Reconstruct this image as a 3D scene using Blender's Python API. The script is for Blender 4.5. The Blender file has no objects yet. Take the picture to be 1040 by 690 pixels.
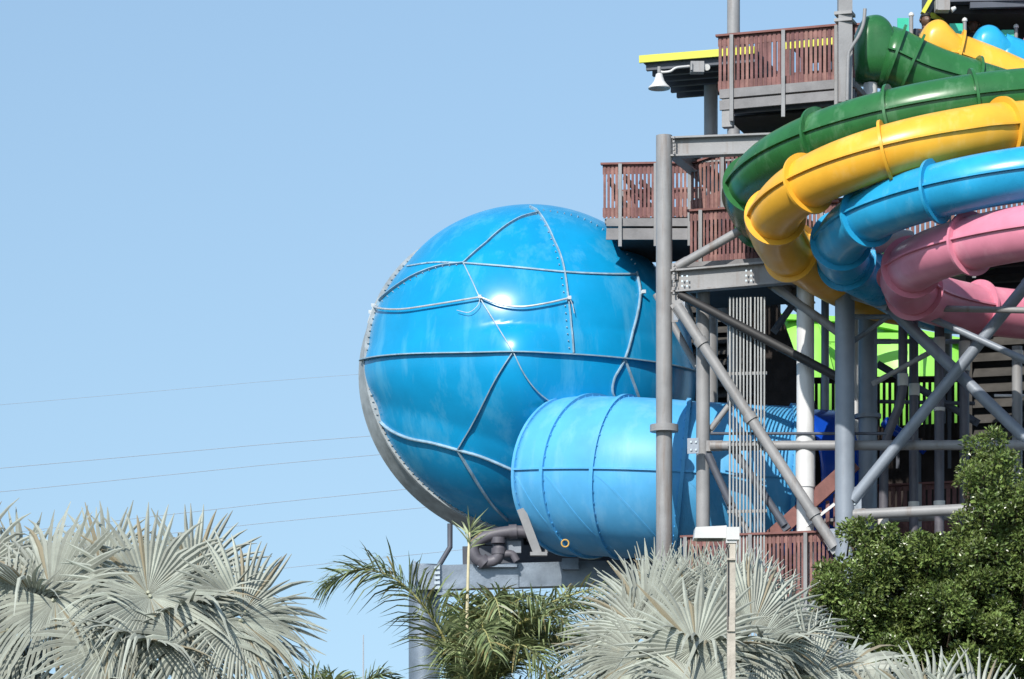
import bpy, math, random
from math import sin, cos, radians as R, pi, atan2, sqrt
from mathutils import Vector, Matrix, noise
V = Vector
scn = bpy.context.scene
COL = scn.collection

# ------------------------------------------------------------------ camera frame
F, CX, HY, CZ = 3300.0, 520.0, 900.0, 1.7
def P(px, py, Y):
    return V(((px - CX) / F * Y, Y, CZ + (HY - py) / F * Y))
TA = R(18)
UD = V((cos(TA), -sin(TA), 0)); VD = V((sin(TA), cos(TA), 0)); UP = V((0, 0, 1))
P0 = P(675, 300, 55.0)
def T(px, py, v=0.0):
    """point on a vertical plane v metres behind the front face of the tower"""
    dx = (px - CX) / F
    Y = (v + VD.x * P0.x + VD.y * P0.y) / (VD.x * dx + VD.y)
    return P(px, py, Y)

# ------------------------------------------------------------------ materials
def mat(name, col, rough=.5, metal=0., var=.12, scale=2., bump=0., bscale=40., spec=.5, island=0., transl=0.,
        streak=0., coat=0., col2=None, fade=None, old=None):
    m = bpy.data.materials.new(name); m.use_nodes = True
    nt = m.node_tree; N = nt.nodes; L = nt.links
    b = N['Principled BSDF']; out = N['Material Output']
    b.inputs['Roughness'].default_value = rough; b.inputs['Metallic'].default_value = metal
    b.inputs['Specular IOR Level'].default_value = spec
    if coat:
        b.inputs['Coat Weight'].default_value = coat; b.inputs['Coat Roughness'].default_value = .08
    tc = N.new('ShaderNodeTexCoord')
    src = tc.outputs['Object']
    nz = N.new('ShaderNodeTexNoise'); nz.inputs['Scale'].default_value = scale
    nz.inputs['Detail'].default_value = 6; nz.inputs['Roughness'].default_value = .62
    if streak:
        mp = N.new('ShaderNodeMapping'); mp.inputs['Scale'].default_value = (1, 1, streak)
        L.new(src, mp.inputs[0]); L.new(mp.outputs[0], nz.inputs['Vector'])
    else:
        L.new(src, nz.inputs['Vector'])
    rp = N.new('ShaderNodeValToRGB')
    c = V(col) * .93; c2 = V(col2) * .93 if col2 else c
    lo = c * (1 - var); hi = c2 * (1 + var) if col2 else c * (1 + var)
    rp.color_ramp.elements[0].position = .33; rp.color_ramp.elements[0].color = (*lo, 1)
    rp.color_ramp.elements[1].position = .68; rp.color_ramp.elements[1].color = (min(hi[0], 1), min(hi[1], 1), min(hi[2], 1), 1)
    L.new(nz.outputs['Fac'], rp.inputs[0]); cout = rp.outputs[0]
    if island:
        g = N.new('ShaderNodeNewGeometry'); hs = N.new('ShaderNodeHueSaturation')
        mr = N.new('ShaderNodeMapRange'); mr.inputs['To Min'].default_value = 1 - island; mr.inputs['To Max'].default_value = 1 + island
        L.new(g.outputs['Random Per Island'], mr.inputs[0]); L.new(mr.outputs[0], hs.inputs['Value'])
        mr2 = N.new('ShaderNodeMapRange'); mr2.inputs['To Min'].default_value = .485; mr2.inputs['To Max'].default_value = .512
        L.new(g.outputs['Random Per Island'], mr2.inputs[0]); L.new(mr2.outputs[0], hs.inputs['Hue'])
        L.new(cout, hs.inputs['Color']); cout = hs.outputs[0]
        if old:
            gt = N.new('ShaderNodeMath'); gt.operation = 'GREATER_THAN'; gt.inputs[1].default_value = 1 - old[1]
            fr_n = N.new('ShaderNodeMath'); fr_n.operation = 'FRACT'; ml = N.new('ShaderNodeMath'); ml.operation = 'MULTIPLY'; ml.inputs[1].default_value = 37.7
            L.new(g.outputs['Random Per Island'], ml.inputs[0]); L.new(ml.outputs[0], fr_n.inputs[0]); L.new(fr_n.outputs[0], gt.inputs[0])
            mo = N.new('ShaderNodeMix'); mo.data_type = 'RGBA'; mo.inputs[7].default_value = (*old[0], 1)
            L.new(gt.outputs[0], mo.inputs[0]); L.new(cout, mo.inputs[6]); cout = mo.outputs[2]
    if fade:            # weathering: (colour, amount, horizontal scale, vertical scale, threshold)
        fc, fa, fh, fv, ft = fade
        mp2 = N.new('ShaderNodeMapping'); mp2.inputs['Scale'].default_value = (fh, fh, fv); mp2.inputs['Location'].default_value = (3.1, 1.7, .4)
        n3 = N.new('ShaderNodeTexNoise'); n3.inputs['Scale'].default_value = 1; n3.inputs['Detail'].default_value = 5; n3.inputs['Roughness'].default_value = .65
        L.new(src, mp2.inputs[0]); L.new(mp2.outputs[0], n3.inputs['Vector'])
        mr3 = N.new('ShaderNodeMapRange'); mr3.inputs['From Min'].default_value = ft; mr3.inputs['From Max'].default_value = ft + .16
        mr3.inputs['To Max'].default_value = fa; L.new(n3.outputs['Fac'], mr3.inputs[0])
        mxc = N.new('ShaderNodeMix'); mxc.data_type = 'RGBA'; mxc.inputs[7].default_value = (*fc, 1)
        L.new(mr3.outputs[0], mxc.inputs[0]); L.new(cout, mxc.inputs[6]); cout = mxc.outputs[2]
    L.new(cout, b.inputs['Base Color'])
    if rough < .9:
        mr = N.new('ShaderNodeMapRange'); mr.inputs['To Min'].default_value = max(rough - .08, .03); mr.inputs['To Max'].default_value = rough + .1
        L.new(nz.outputs['Fac'], mr.inputs[0]); L.new(mr.outputs[0], b.inputs['Roughness'])
    if bump:
        n2 = N.new('ShaderNodeTexNoise'); n2.inputs['Scale'].default_value = bscale; n2.inputs['Detail'].default_value = 3
        L.new(src, n2.inputs['Vector'])
        bp = N.new('ShaderNodeBump'); bp.inputs['Strength'].default_value = bump; bp.inputs['Distance'].default_value = .03
        L.new(n2.outputs['Fac'], bp.inputs['Height']); L.new(bp.outputs[0], b.inputs['Normal'])
    if transl:
        t = N.new('ShaderNodeBsdfTranslucent'); L.new(cout, t.inputs['Color'])
        mx = N.new('ShaderNodeMixShader'); mx.inputs[0].default_value = transl
        L.new(b.outputs[0], mx.inputs[1]); L.new(t.outputs[0], mx.inputs[2]); L.new(mx.outputs[0], out.inputs['Surface'])
    return m

M = dict(
    steel=mat('painted_grey_steel', (.265, .265, .27), .5, .0, .16, 1.6, .08, 30, fade=((.15, .10, .07), .6, 5, .45, .54)),
    steel_cool=mat('cool_grey_steel', (.25, .285, .335), .45, .1, .14, 1.4, .08, 30, fade=((.14, .12, .11), .4, 5, .5, .57)),
    galv=mat('galvanised_steel', (.25, .295, .35), .38, .55, .22, 3.0, .1, 40),
    white_steel=mat('white_painted_pipe', (.66, .66, .66), .4, 0, .08, 2.0, .04, 30, fade=((.35, .30, .25), .35, 5, .6, .58)),
    blue=mat('blue_gelcoat', (.005, .28, .56), .23, 0, .14, .55, .035, 1.1, .32, fade=((.10, .40, .62), .40, 2.2, .35, .50)),
    tube_blue=mat('faded_blue_gelcoat', (.088, .385, .70), .42, 0, .12, .9, .04, 1.5, .28, fade=((.18, .46, .72), .45, 2.6, .5, .50)),
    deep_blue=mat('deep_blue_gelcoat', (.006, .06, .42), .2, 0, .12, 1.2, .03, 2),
    rib=mat('pale_flange', (.27, .40, .49), .45, 0, .25, 6, .1, 30),
    rim=mat('weathered_rim', (.33, .36, .37), .55, .1, .25, 4, .1, 30),
    cable=mat('galvanised_cable', (.52, .56, .58), .4, .3, .15, 8),
    green=mat('green_gelcoat', (.026, .14, .040), .28, 0, .2, 1.4, .03, 2.2, .4, fade=((.13, .27, .15), .55, 2.5, .6, .54)),
    yellow=mat('yellow_gelcoat', (.84, .43, .04), .32, 0, .10, 1.4, .03, 2.2, .4, fade=((.86, .54, .16), .5, 2.5, .6, .54)),
    cyan=mat('cyan_gelcoat', (.022, .34, .62), .28, 0, .14, 1.4, .03, 2.2, .4, fade=((.16, .48, .68), .5, 2.5, .6, .54)),
    pink=mat('pink_gelcoat', (.72, .25, .35), .32, 0, .12, 1.4, .03, 2.2, .4, fade=((.78, .40, .48), .5, 2.5, .6, .54)),
    lime=mat('lime_gelcoat', (.27, .66, .09), .4, 0, .08, .8, .03, 2),
    limepaint=mat('yellow_fascia_paint', (.58, .58, .05), .5, 0, .08, 2),
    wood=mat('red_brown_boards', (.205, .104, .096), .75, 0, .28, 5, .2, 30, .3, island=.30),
    wood_trim=mat('red_brown_trim', (.20, .09, .08), .7, 0, .2, 5, .1, 30, .3),
    shade_wood=mat('shade_darkened_boards', (.035, .028, .026), .85, 0, .3, 4, .1, 30, .2, island=.2),  # near-black tone stands in for shade on the boards inside the tower
    louvre=mat('dark_louvre', (.06, .057, .053), .7, 0, .3, 3, .1, 20, .3),  # shade inside the tower is put into this dark slat colour
    teal=mat('teal_panel', (.03, .46, .30), .4, 0, .08, 3),
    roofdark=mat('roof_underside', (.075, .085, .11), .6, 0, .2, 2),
    darkroom=mat('interior_shade', (.02, .02, .022), .9, 0, .3, 2),  # near-black stands in for deep shade under decks and canopy
    greywood=mat('grey_deck_timber', (.215, .21, .215), .7, 0, .2, 3, .12, 30, .3),
    pvc=mat('grey_pvc_pipe', (.11, .105, .125), .5, 0, .2, 4, .05, 30),
    collar=mat('pale_pipe_collar', (.66, .63, .58), .5, 0, .1, 5),
    conduit=mat('pale_conduit', (.40, .41, .41), .45, .1, .12, 4, .05, 30),
    white=mat('white_paint', (.62, .62, .61), .4, 0, .06, 5),
    post=mat('weathered_cream_post', (.46, .42, .36), .65, 0, .2, 6, .15, 40, .3, fade=((.22, .18, .14), .5, 30, 3, .55)),
    rubber_and_shade=mat('black_rubber_and_shade', (.02, .02, .022), .6, 0, .2, 4),
    ring=mat('orange_yellow_rope', (.55, .33, .07), .6, 0, .1, 20),
    wire=mat('dull_wire', (.40, .42, .46), .6, 0, .1, 1),
    silver=mat('silver_palm_leaf', (.36, .38, .325), .5, 0, .18, 4, .05, 60, .35, island=.30, transl=.10, old=((.27, .235, .16), .03), fade=((.36, .31, .20), .5, 3, 3, .62)),
    silverdry=mat('dry_palm_leaf', (.38, .30, .19), .7, 0, .15, 7, .1, 60, .3, island=.2, transl=.1),
    petiole=mat('palm_petiole', (.42, .43, .32), .5, 0, .15, 6, .05, 40),
    feather=mat('green_palm_leaflet', (.18, .24, .085), .4, 0, .2, 5, 0, 30, .5, island=.5, transl=.25, old=((.34, .28, .12), .06), col2=(.28, .32, .165)),
    rachis=mat('palm_rachis', (.34, .33, .13), .5, 0, .15, 6),
    spear=mat('pale_spear', (.62, .55, .36), .6, 0, .12, 6),
    bark=mat('palm_bark', (.20, .17, .14), .9, 0, .3, 5, .5, 25, .2),
    leaf=mat('glossy_bush_leaf', (.11, .165, .042), .3, 0, .3, 2.5, 0, 30, .5, island=.6, transl=.15, col2=(.16, .21, .06)),
    twig=mat('bush_twig', (.12, .09, .06), .9, 0, .3, 6, .3, 30, .2),
    skin=mat('brown_skin', (.11, .055, .035), .5, 0, .1, 8),
    hair=mat('black_hair', (.012, .010, .009), .6, 0, .2, 30),
    shirt=mat('dark_shirt', (.03, .035, .05), .8, 0, .2, 10),
    ground=mat('planted_ground', (.07, .08, .04), .95, 0, .25, .05, .2, 4, .2),
    pave=mat('park_paving', (.11, .10, .095), .85, 0, .2, .4, .2, 6, .2),
    bolt=mat('bolt_heads', (.55, .62, .66), .35, .4, .1, 10),
)

# ------------------------------------------------------------------ mesh helpers
class MB:
    def __init__(s): s.v = []; s.f = []
    def add(s, vs, fs):
        n = len(s.v); s.v += [V(p) for p in vs]; s.f += [tuple(i + n for i in f) for f in fs]
        return s
    def hexa(s, c):   # 8 corners: bottom 4 ccw, top 4
        return s.add(c, [(0, 3, 2, 1), (4, 5, 6, 7), (0, 1, 5, 4), (1, 2, 6, 5), (2, 3, 7, 6), (3, 0, 4, 7)])
    def box(s, o, a, b, c):   # corner + three edge vectors
        return s.hexa([o, o + a, o + a + b, o + b, o + c, o + a + c, o + a + b + c, o + b + c])
    def cbox(s, ctr, x, y, z):
        return s.box(ctr - (x + y + z) / 2, x, y, z)
    def bar(s, a, b, w, h, up=UP):  # w across, h along up
        d = (b - a); t = d.normalized()
        sd = t.cross(up)
        if sd.length < 1e-4: sd = t.cross(V((0, 1, 0)))
        sd.normalize(); u = sd.cross(t).normalized()
        return s.box(a - sd * w / 2 - u * h / 2, d, sd * w, u * h)
    def ibeam(s, a, b, w, h, tf=.03, tw=.02):
        t = (b - a).normalized(); sd = t.cross(UP).normalized(); u = sd.cross(t).normalized()
        s.bar(a + u * (h / 2 - tf / 2), b + u * (h / 2 - tf / 2), w, tf)
        s.bar(a - u * (h / 2 - tf / 2), b - u * (h / 2 - tf / 2), w, tf)
        s.bar(a, b, tw, h - 2 * tf - .002)
        return s
    def tube(s, path, r, n=14, cap=True, up=None):
        path = [V(p) for p in path]; k = len(path); rs = r if isinstance(r, (list, tuple)) else [r] * k
        tg = [(path[min(i + 1, k - 1)] - path[max(i - 1, 0)]).normalized() for i in range(k)]
        ref = V((0, 0, 1)) if abs(tg[0].z) < .9 else V((0, 1, 0))
        if up is not None: ref = up
        base = len(s.v); sd = None
        for i in range(k):
            if sd is None: sd = tg[i].cross(ref).normalized()
            else:
                sd = sd - tg[i] * sd.dot(tg[i]); sd.normalize()
            u = sd.cross(tg[i]).normalized()
            for j in range(n):
                a = 2 * pi * j / n
                s.v.append(path[i] + sd * cos(a) * rs[i] + u * sin(a) * rs[i])
        for i in range(k - 1):
            for j in range(n):
                j2 = (j + 1) % n
                s.f.append((base + i * n + j, base + i * n + j2, base + (i + 1) * n + j2, base + (i + 1) * n + j))
        if cap:
            s.f.append(tuple(base + j for j in reversed(range(n)))); s.f.append(tuple(base + (k - 1) * n + j for j in range(n)))
        return s
    def rod(s, a, b, r, n=14): return s.tube([a, b], r, n)
    def disc(s, c, ax, r0, r1, th, n=40):   # annular plate
        ax = ax.normalized(); x = ax.cross(UP)
        if x.length < 1e-3: x = ax.cross(V((1, 0, 0)))
        x.normalize(); y = ax.cross(x); b = len(s.v)
        for j in range(n):
            d = x * cos(2 * pi * j / n) + y * sin(2 * pi * j / n)
            for q in (c - ax * th / 2 + d * r0, c - ax * th / 2 + d * r1, c + ax * th / 2 + d * r1, c + ax * th / 2 + d * r0): s.v.append(q)
        for j in range(n):
            k = (j + 1) % n
            for e in range(4):
                g = (e + 1) % 4
                s.f.append((b + 4 * j + e, b + 4 * k + e, b + 4 * k + g, b + 4 * j + g))
        return s
    def grid(s, rows, closed=False):
        b = len(s.v); n = len(rows[0])
        for r in rows: s.v += r
        for i in range(len(rows) - 1):
            for j in range(n if closed else n - 1):
                k = (j + 1) % n
                s.f.append((b + i * n + j, b + i * n + k, b + (i + 1) * n + k, b + (i + 1) * n + j))
        return s
    def build(s, name, m, parent=None, smooth=True, angle=38, org=None):
        o0 = V((0, 0, 0))
        if parent is not None:
            p = parent
            while p is not None: o0 = o0 + p.location; p = p.parent
        elif org is not None: o0 = V(org)
        elif s.v:
            o0 = V((sum(p.x for p in s.v) / len(s.v), sum(p.y for p in s.v) / len(s.v), min(p.z for p in s.v)))
        me = bpy.data.meshes.new(name); me.from_pydata([tuple(p - o0) for p in s.v], [], s.f); me.update()
        me.materials.append(m if not isinstance(m, str) else M[m])
        if smooth:
            me.polygons.foreach_set('use_smooth', [True] * len(me.polygons))
            me.set_sharp_from_angle(angle=R(angle))
        o = bpy.data.objects.new(name, me); COL.objects.link(o)
        if parent is not None: o.parent = parent
        else: o.location = o0
        return o

def tag(o, label=None, cat=None, group=None, kind=None):
    if label: o['label'] = label
    if cat: o['category'] = cat
    if group: o['group'] = group
    if kind: o['kind'] = kind
    return o
def thing(name, label, cat, loc, group=None):
    o = bpy.data.objects.new(name, None); o.empty_display_size = .3; COL.objects.link(o); o.location = loc
    return tag(o, label, cat, group)
def solidify(o, t, off=-1):
    md = o.modifiers.new('thickness', 'SOLIDIFY'); md.thickness = t; md.offset = off; return o
def cat_rom(pts, n=8):
    pts = [V(p) for p in pts]; q = [pts[0] * 2 - pts[1]] + pts + [pts[-1] * 2 - pts[-2]]; out = []
    for i in range(1, len(q) - 2):
        a, b, c, d = q[i - 1:i + 3]
        for k in range(n):
            t = k / n
            out.append(.5 * (2 * b + (c - a) * t + (2 * a - 5 * b + 4 * c - d) * t * t + (3 * b - a - 3 * c + d) * t ** 3))
    out.append(pts[-1]); return out
def resample(pts, step):
    out = [pts[0]]; acc = 0
    for a, b in zip(pts, pts[1:]):
        L = (b - a).length
        while acc + L >= step:
            t = (step - acc) / L; a = a + (b - a) * t; out.append(a); L = (b - a).length; acc = 0
        acc += L
    if (out[-1] - pts[-1]).length > step * .3: out.append(pts[-1])
    return out

# ------------------------------------------------------------------ setting
g = MB(); g.add([(-900, -200, 0), (900, -200, 0), (900, 3000, 0), (-900, 3000, 0)], [(0, 1, 2, 3)])
tag(g.build('ground', 'ground', org=(0, 0, 0)), kind='structure')
g = MB(); g.add([(-14, 43.5, .004), (30, 43.5, .004), (30, 90, .004), (-14, 90, .004)], [(0, 1, 2, 3)])
tag(g.build('pavement', 'pave', org=(0, 0, 0)), kind='structure')

# ------------------------------------------------------------------ blue bowl slide
YB = 60.5
SC = P(538, 377, YB); RS = 166 * YB / F
def shape_r(d):
    """lobed panels: each panel between two flanges swells a little"""
    k = 166.0; x = d.x * k; z = d.z * k
    e = 0
    A, B, Cc = 18.0, -(104 + .39 * x), 108.0
    if B < z < A:
        t = (z - B) / (A - B); e = .036 * 4 * t * (1 - t) * (.6 + .8 * t)
        e += .012 * t ** 4
        g = math.exp(-((x + 13) / 30) ** 2) if d.y < 0 else 0
        e += g * .16 * (1 - t) ** .6 * t * t * (3 - 2 * t) if 0 < t < 1 else 0
    elif A <= z < Cc: t = (z - A) / (Cc - A); e = .012 * 4 * t * (1 - t) + .012 * (1 - t) ** 2
    elif z >= Cc: t = min((z - Cc) / 60, 1); e = .012 * 4 * t * (1 - t) if t < .5 else .012
    else: t = min((B - z) / 70, 1); e = .022 * 4 * t * (1 - t) if t < .5 else .022
    return RS * (1 + e - .012)
def on_bowl(px, py):
    o = V((0, 0, CZ)); d = (P(px, py, 10) - o).normalized(); oc = o - SC
    b = oc.dot(d); disc = b * b - (oc.dot(oc) - RS * RS)
    if disc < 0:
        q = o + d * (-b); n = (q - SC).normalized()
    else:
        q = o + d * (-b - sqrt(disc)); n = (q - SC).normalized()
    return SC + n * shape_r(n), n

bowl = thing('bowl_slide', 'huge glossy blue ball-shaped water slide bowl with wide paler blue entry tube', 'water slide', V((SC.x, SC.y, 0)))
RIMA = V((-.30, .90, -.22)).normalized()
bx = RIMA.cross(UP).normalized(); by = bx.cross(RIMA).normalized()
rows = []
NA, NP = 128, 72
for i in range(1, NP + 1):
    ps = R(97) * i / NP; row = []
    for j in range(NA):
        a = 2 * pi * j / NA
        d = (-RIMA * cos(ps) + (bx * cos(a) + by * sin(a)) * sin(ps)).normalized()
        row.append(SC + d * shape_r(d))
    rows.append(row)
m = MB(); m.grid(rows, True)
pole = len(m.v); m.v.append(SC - RIMA * shape_r(-RIMA))
for j in range(NA): m.f.append((pole, (j + 1) % NA, j))
sh = m.build('bowl_shell', 'blue', bowl, angle=60); solidify(sh, .05, 1)
# rim: weathered band round the open mouth
m = MB(); rr = []
edge = [rows[-1][j] for j in range(NA)]
for j in range(NA):
    a = 2 * pi * j / NA; rad = (bx * cos(a) + by * sin(a)); c0 = SC + RIMA * (-cos(R(97)) * RS)
    prof = [(.985, -.06), (1.022, -.06), (1.022, .0), (1.006, .02), (.985, .74), (.955, .74), (.955, -.02)]
    rr.append([c0 + rad * RS * q + RIMA * h for q, h in prof])
cols = list(map(list, zip(*rr)))
m.grid(cols + [cols[0]], True)
m.build('rim_band', 'rim', bowl)
m = MB()
for j in range(150):
    a = 2 * pi * j / 150; rad = (bx * cos(a) + by * sin(a)); c0 = SC + RIMA * (-cos(R(97)) * RS - .075)
    m.cbox(c0 + rad * RS * 1.006, bx * .028, by * .028, RIMA * .03)
m.build('rim_bolts', 'rim', bowl)

def fin(pts, h=.05, w=.016, name='panel_flange', mt='rib', n=7):
    pq = cat_rom([P(x, y, 10) for x, y in pts], n)
    m = MB(); rows = []
    seq = []
    for q in pq:
        x = CX + F * q.x / q.y; y = HY - F * (q.z - CZ) / q.y
        seq.append(on_bowl(x, y))
    for i, (p, nn) in enumerate(seq):
        t = (seq[min(i + 1, len(seq) - 1)][0] - seq[max(i - 1, 0)][0]).normalized()
        sd = t.cross(nn).normalized()
        rows.append([p - sd * w / 2 - nn * .03, p - sd * w / 2 + nn * h, p + sd * w / 2 + nn * h, p + sd * w / 2 - nn * .03])
    m.grid(rows, True)
    b0 = 0; e0 = len(m.v) - 4
    m.f += [(b0, b0 + 1, b0 + 2, b0 + 3), (e0 + 3, e0 + 2, e0 + 1, e0)]
    return m.build(name, mt, bowl)
fin([(366, 367), (395, 362), (440, 359.5), (522, 359), (580, 360.5), (632, 364.5), (672, 370), (703, 377)], .085, .02)
fin([(538, 211), (547, 217), (560, 238), (571, 266), (577, 306), (580, 335), (581, 359)], .045, .022)
fin([(547, 217), (527, 223), (506, 236), (486, 253), (471, 267.6)], .05, .018)
fin([(471, 267.6), (446, 271), (422, 280), (400, 294), (381, 310)], .05, .018)
fin([(471, 267.6), (481, 288), (489, 305), (505, 331), (522.6, 359)], .05, .018)
fin([(413, 270), (441, 266.5), (471, 267.6)], .02, .03)
fin([(471, 267.6), (522, 272), (574, 277), (615, 279), (646, 279)], .03, .03)
fin([(522.6, 359), (505, 386), (485, 422), (465.4, 456)], .05, .018)
fin([(522.6, 359), (533, 380), (547, 398), (568, 414)], .05, .018)
fin([(381, 422), (396, 435), (416, 444), (440, 449), (465.4, 456), (492, 464), (527, 479)], .055, .022)
fin([(465.4, 456), (478, 476), (489, 494), (501, 511), (516, 526)], .045, .03)
fin([(646, 277), (649, 300), (643, 333), (632, 365), (621, 385), (621, 402), (640, 418)], .045, .022)
fin([(632, 365), (640, 388), (650, 416)], .03, .04)
fin([(706, 407), (692, 412), (672, 420)], .04, .03)
fin([(381, 310), (375, 330), (372, 350), (371, 367)], .03, .05)
# the sagging safety cable and its lugs
def cable(pts, r=.018):
    pq = cat_rom([P(x, y, 10) for x, y in pts], 7); pp = []
    for q in pq:
        x = CX + F * q.x / q.y; y = HY - F * (q.z - CZ) / q.y
        p, nn = on_bowl(x, y); pp.append(p + nn * .075)
    m = MB(); m.tube(pp, r, 8); return m.build('safety_cable', 'cable', bowl)
cable([(381, 311), (389, 315), (410, 316), (434, 313), (465, 308), (489, 304)])
cable([(489, 304), (508, 311), (530, 313.5), (555, 310), (577, 305)])
cable([(489, 304), (487, 312), (478, 319), (466, 317)], .006)
cable([(577, 305), (580, 311), (582, 320)], .007)
cable([(381, 311), (376, 318), (373, 328)], .014)
for (x, y) in ((489, 304), (577, 305), (381, 311), (650, 299), (374, 316)):
    m = MB(); p, nn = on_bowl(x, y); m.cbox(p + nn * .06, V((.06, 0, 0)), nn * .08, V((0, 0, .06))); m.build('cable_lug', 'cable', bowl)

# bolts along the upper flange and the vertical one
m = MB()
for pts in ([(413, 270), (441, 266.5), (471, 267.6)], [(547, 217), (527, 223), (506, 236), (486, 253), (471, 267.6)], [(471, 269), (446, 272), (422, 282), (400, 297), (383, 312)],
            [(540, 213), (556, 234), (567, 266), (573, 306), (577, 356)], [(545, 213), (590, 222), (625, 243), (645, 268)]):
    pq = resample(cat_rom([P(x, y, YB) for x, y in pts], 8), .13)
    for q in pq:
        p, nn = on_bowl(CX + F * q.x / q.y, HY - F * (q.z - CZ) / q.y)
        t = nn.cross(UP).normalized(); m.cbox(p + nn * .014, t * .018, t.cross(nn) * .018, nn * .03)
m.build('flange_bolts', 'rib', bowl)

# the wide tube that feeds the bowl
YT = 57.1; TR = 79 * YT / F
c_r = P(800, 484, YT); bend0 = P(697, 484, YT)
RB = 2.57
path = []; arcc = bend0 + V((0, RB, 0))
ZR, ZM, ZL = P(800, 495, YT).z, P(697, 489.5, YT).z, P(583, 483.5, YT + .92).z
for i in range(13): q = c_r + (bend0 - c_r) * (i / 12); q.z = ZR + (ZM - ZR) * i / 12; path.append(q)
for i in range(1, 25):
    a = R(50) * i / 24
    path.append(V((arcc.x - RB * sin(a), arcc.y - RB * cos(a), ZM + (ZL - ZM) * i / 24)))

def tube_skin(path, r, n=48):
    m = MB(); m.tube(path, r, n, cap=False); return m
def frames(path):
    k = len(path); out = []
    for i in range(k):
        t = (path[min(i + 1, k - 1)] - path[max(i - 1, 0)]).normalized(); sd = t.cross(UP).normalized()
        out.append((path[i], t, sd, sd.cross(t).normalized()))
    return out
tb = tube_skin(path, TR).build('entry_tube', 'tube_blue', bowl, angle=60); solidify(tb, .04, -1)
FR = frames(path)
pe, te, se, ue = FR[-1]; rows = []
for k in range(9):
    q = k / 8; c = pe + V((.30 * q, 1.7 * q, 0)); sc_ = TR * (1.0 - .06 * q)
    rows.append([c + se * cos(2 * pi * j / 48) * sc_ * (1 - .12 * q) + UP * sin(2 * pi * j / 48) * sc_ for j in range(48)])
m = MB(); m.grid(rows, True); o = m.build('tube_collar', 'blue', bowl, angle=60); solidify(o, .04, -1)
def tring(pt, t, r, w=.085, th=.07, mt='tube_blue', par=None, nb=44):
    m = MB(); m.disc(pt, t, r - .03, r + w, th, 64); o = m.build('ring_flange', mt, par)
    if nb:
        m = MB(); x = t.cross(UP).normalized(); y = t.cross(x)
        for j in range(nb):
            d = x * cos(2 * pi * j / nb) + y * sin(2 * pi * j / nb)
            for s in (-1, 1): m.cbox(pt + d * (r + w * .55) + t * s * (th / 2 + .006), d * .028, t * .014, t.cross(d) * .028)
        m.build('bolts', 'bolt' if mt != 'tube_blue' else 'tube_blue', o)
    return o
for i in (13, 24, 31, 36):
    p, t, sd, u = FR[i]; tring(p, t, TR, par=bowl, w=.075 if i == 36 else .09)
tring(path[0], FR[0][1], TR, par=bowl, w=.1)
# long side flange (towards the viewer) and stiffener ribs that sweep under
for s in (1, -1):
    rows = []
    for p, t, sd, u in FR[:37]:
        q = p + sd * s * (TR - .02) + u * .0
        rows.append([q + u * .018, q + sd * s * .10 + u * .018, q + sd * s * .10 - u * .018, q - u * .018])
    m = MB(); m.grid(rows, True); m.build('side_flange', 'tube_blue', bowl)
sgn = 1 if FR[0][2].y < 0 else -1
for (i0, di) in ((35.6, -5), (30.6, -6.5), (23.5, -9), (12.6, -9), (3, 4)):
    rows = []
    for k in range(19):
        a = R(-5 - 3.6 * k); fi = max(0, i0 + di * (k / 18) ** .8); i = int(fi); fr = fi - i
        pa, ta, sa, ua = FR[i]; pb, tb_, sb_, ub = FR[min(i + 1, len(FR) - 1)]
        p = pa + (pb - pa) * fr; t_ = (ta + (tb_ - ta) * fr).normalized(); sd_ = (sa + (sb_ - sa) * fr).normalized()
        out = sd_ * sgn * cos(a) + UP * sin(a); q = p + out * (TR - .02)
        rows.append([q - t_ * .05, q - t_ * .025 + out * .065, q + t_ * .025 + out * .065, q + t_ * .05])
    m = MB(); m.grid(rows, True); m.build('stiffener_rib', 'tube_blue', bowl)
# deep blue stretch beyond the bolted joint
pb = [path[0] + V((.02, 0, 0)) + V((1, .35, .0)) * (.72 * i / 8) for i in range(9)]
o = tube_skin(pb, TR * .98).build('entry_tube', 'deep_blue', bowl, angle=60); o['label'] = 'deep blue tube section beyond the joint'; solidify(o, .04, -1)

# ------------------------------------------------------------------ support under the bowl
sup = thing('bowl_support', 'pale galvanized column and cross beam carrying the blue bowl', 'support frame', P(431, 900 + F * CZ / 60, 60.0) * 1)
sup.location.z = 0
m = MB(); a = P(431, 600, 60); a2 = V((a.x, a.y, 0)); m.rod(a2, P(431, 574, 60), .29, 28)
m.cbox(V((a.x, a.y, .03)), V((.9, 0, 0)), V((0, .9, 0)), V((0, 0, .06)))
m.build('column', 'galv', sup)
m = MB(); b0 = P(423, 588, 59.65); b1 = P(720, 580, 59.65)
m.bar(b0, b1, .42, .44); m.build('beam', 'galv', sup)
m = MB(); m.cbox(P(421.5, 587, 59.65), V((.04, 0, 0)), V((0, .6, 0)), V((0, 0, .56))); m.build('end_plate', 'galv', sup)
m = MB(); m.cbox(P(446, 587.3, 59.65), V((.05, 0, 0)), V((0, .56, 0)), V((0, 0, .52)))
m.build('end_plate', 'galv', sup)
m = MB()
for k in range(5): m.cbox(P(444, 577 + 5 * k, 59.36), V((.1, 0, 0)), V((0, .04, 0)), V((0, 0, .05)))
m.build('bolts', 'bolt', sup)
m = MB(); m.cbox(P(454, 604, 59.6), V((.35, 0, 0)), V((0, .4, 0)), V((0, 0, .05))); m.cbox(P(452, 600, 59.6), V((.2, 0, 0)), V((0, .3, 0)), V((0, 0, .1))); m.build('shoe_plate', 'galv', sup)
m = MB(); m.cbox(P(505, 576, 59.5), V((.72, 0, 0)), V((0, .5, 0)), V((0, 0, .05))); m.build('bearing_plate', 'galv', sup)
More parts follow.
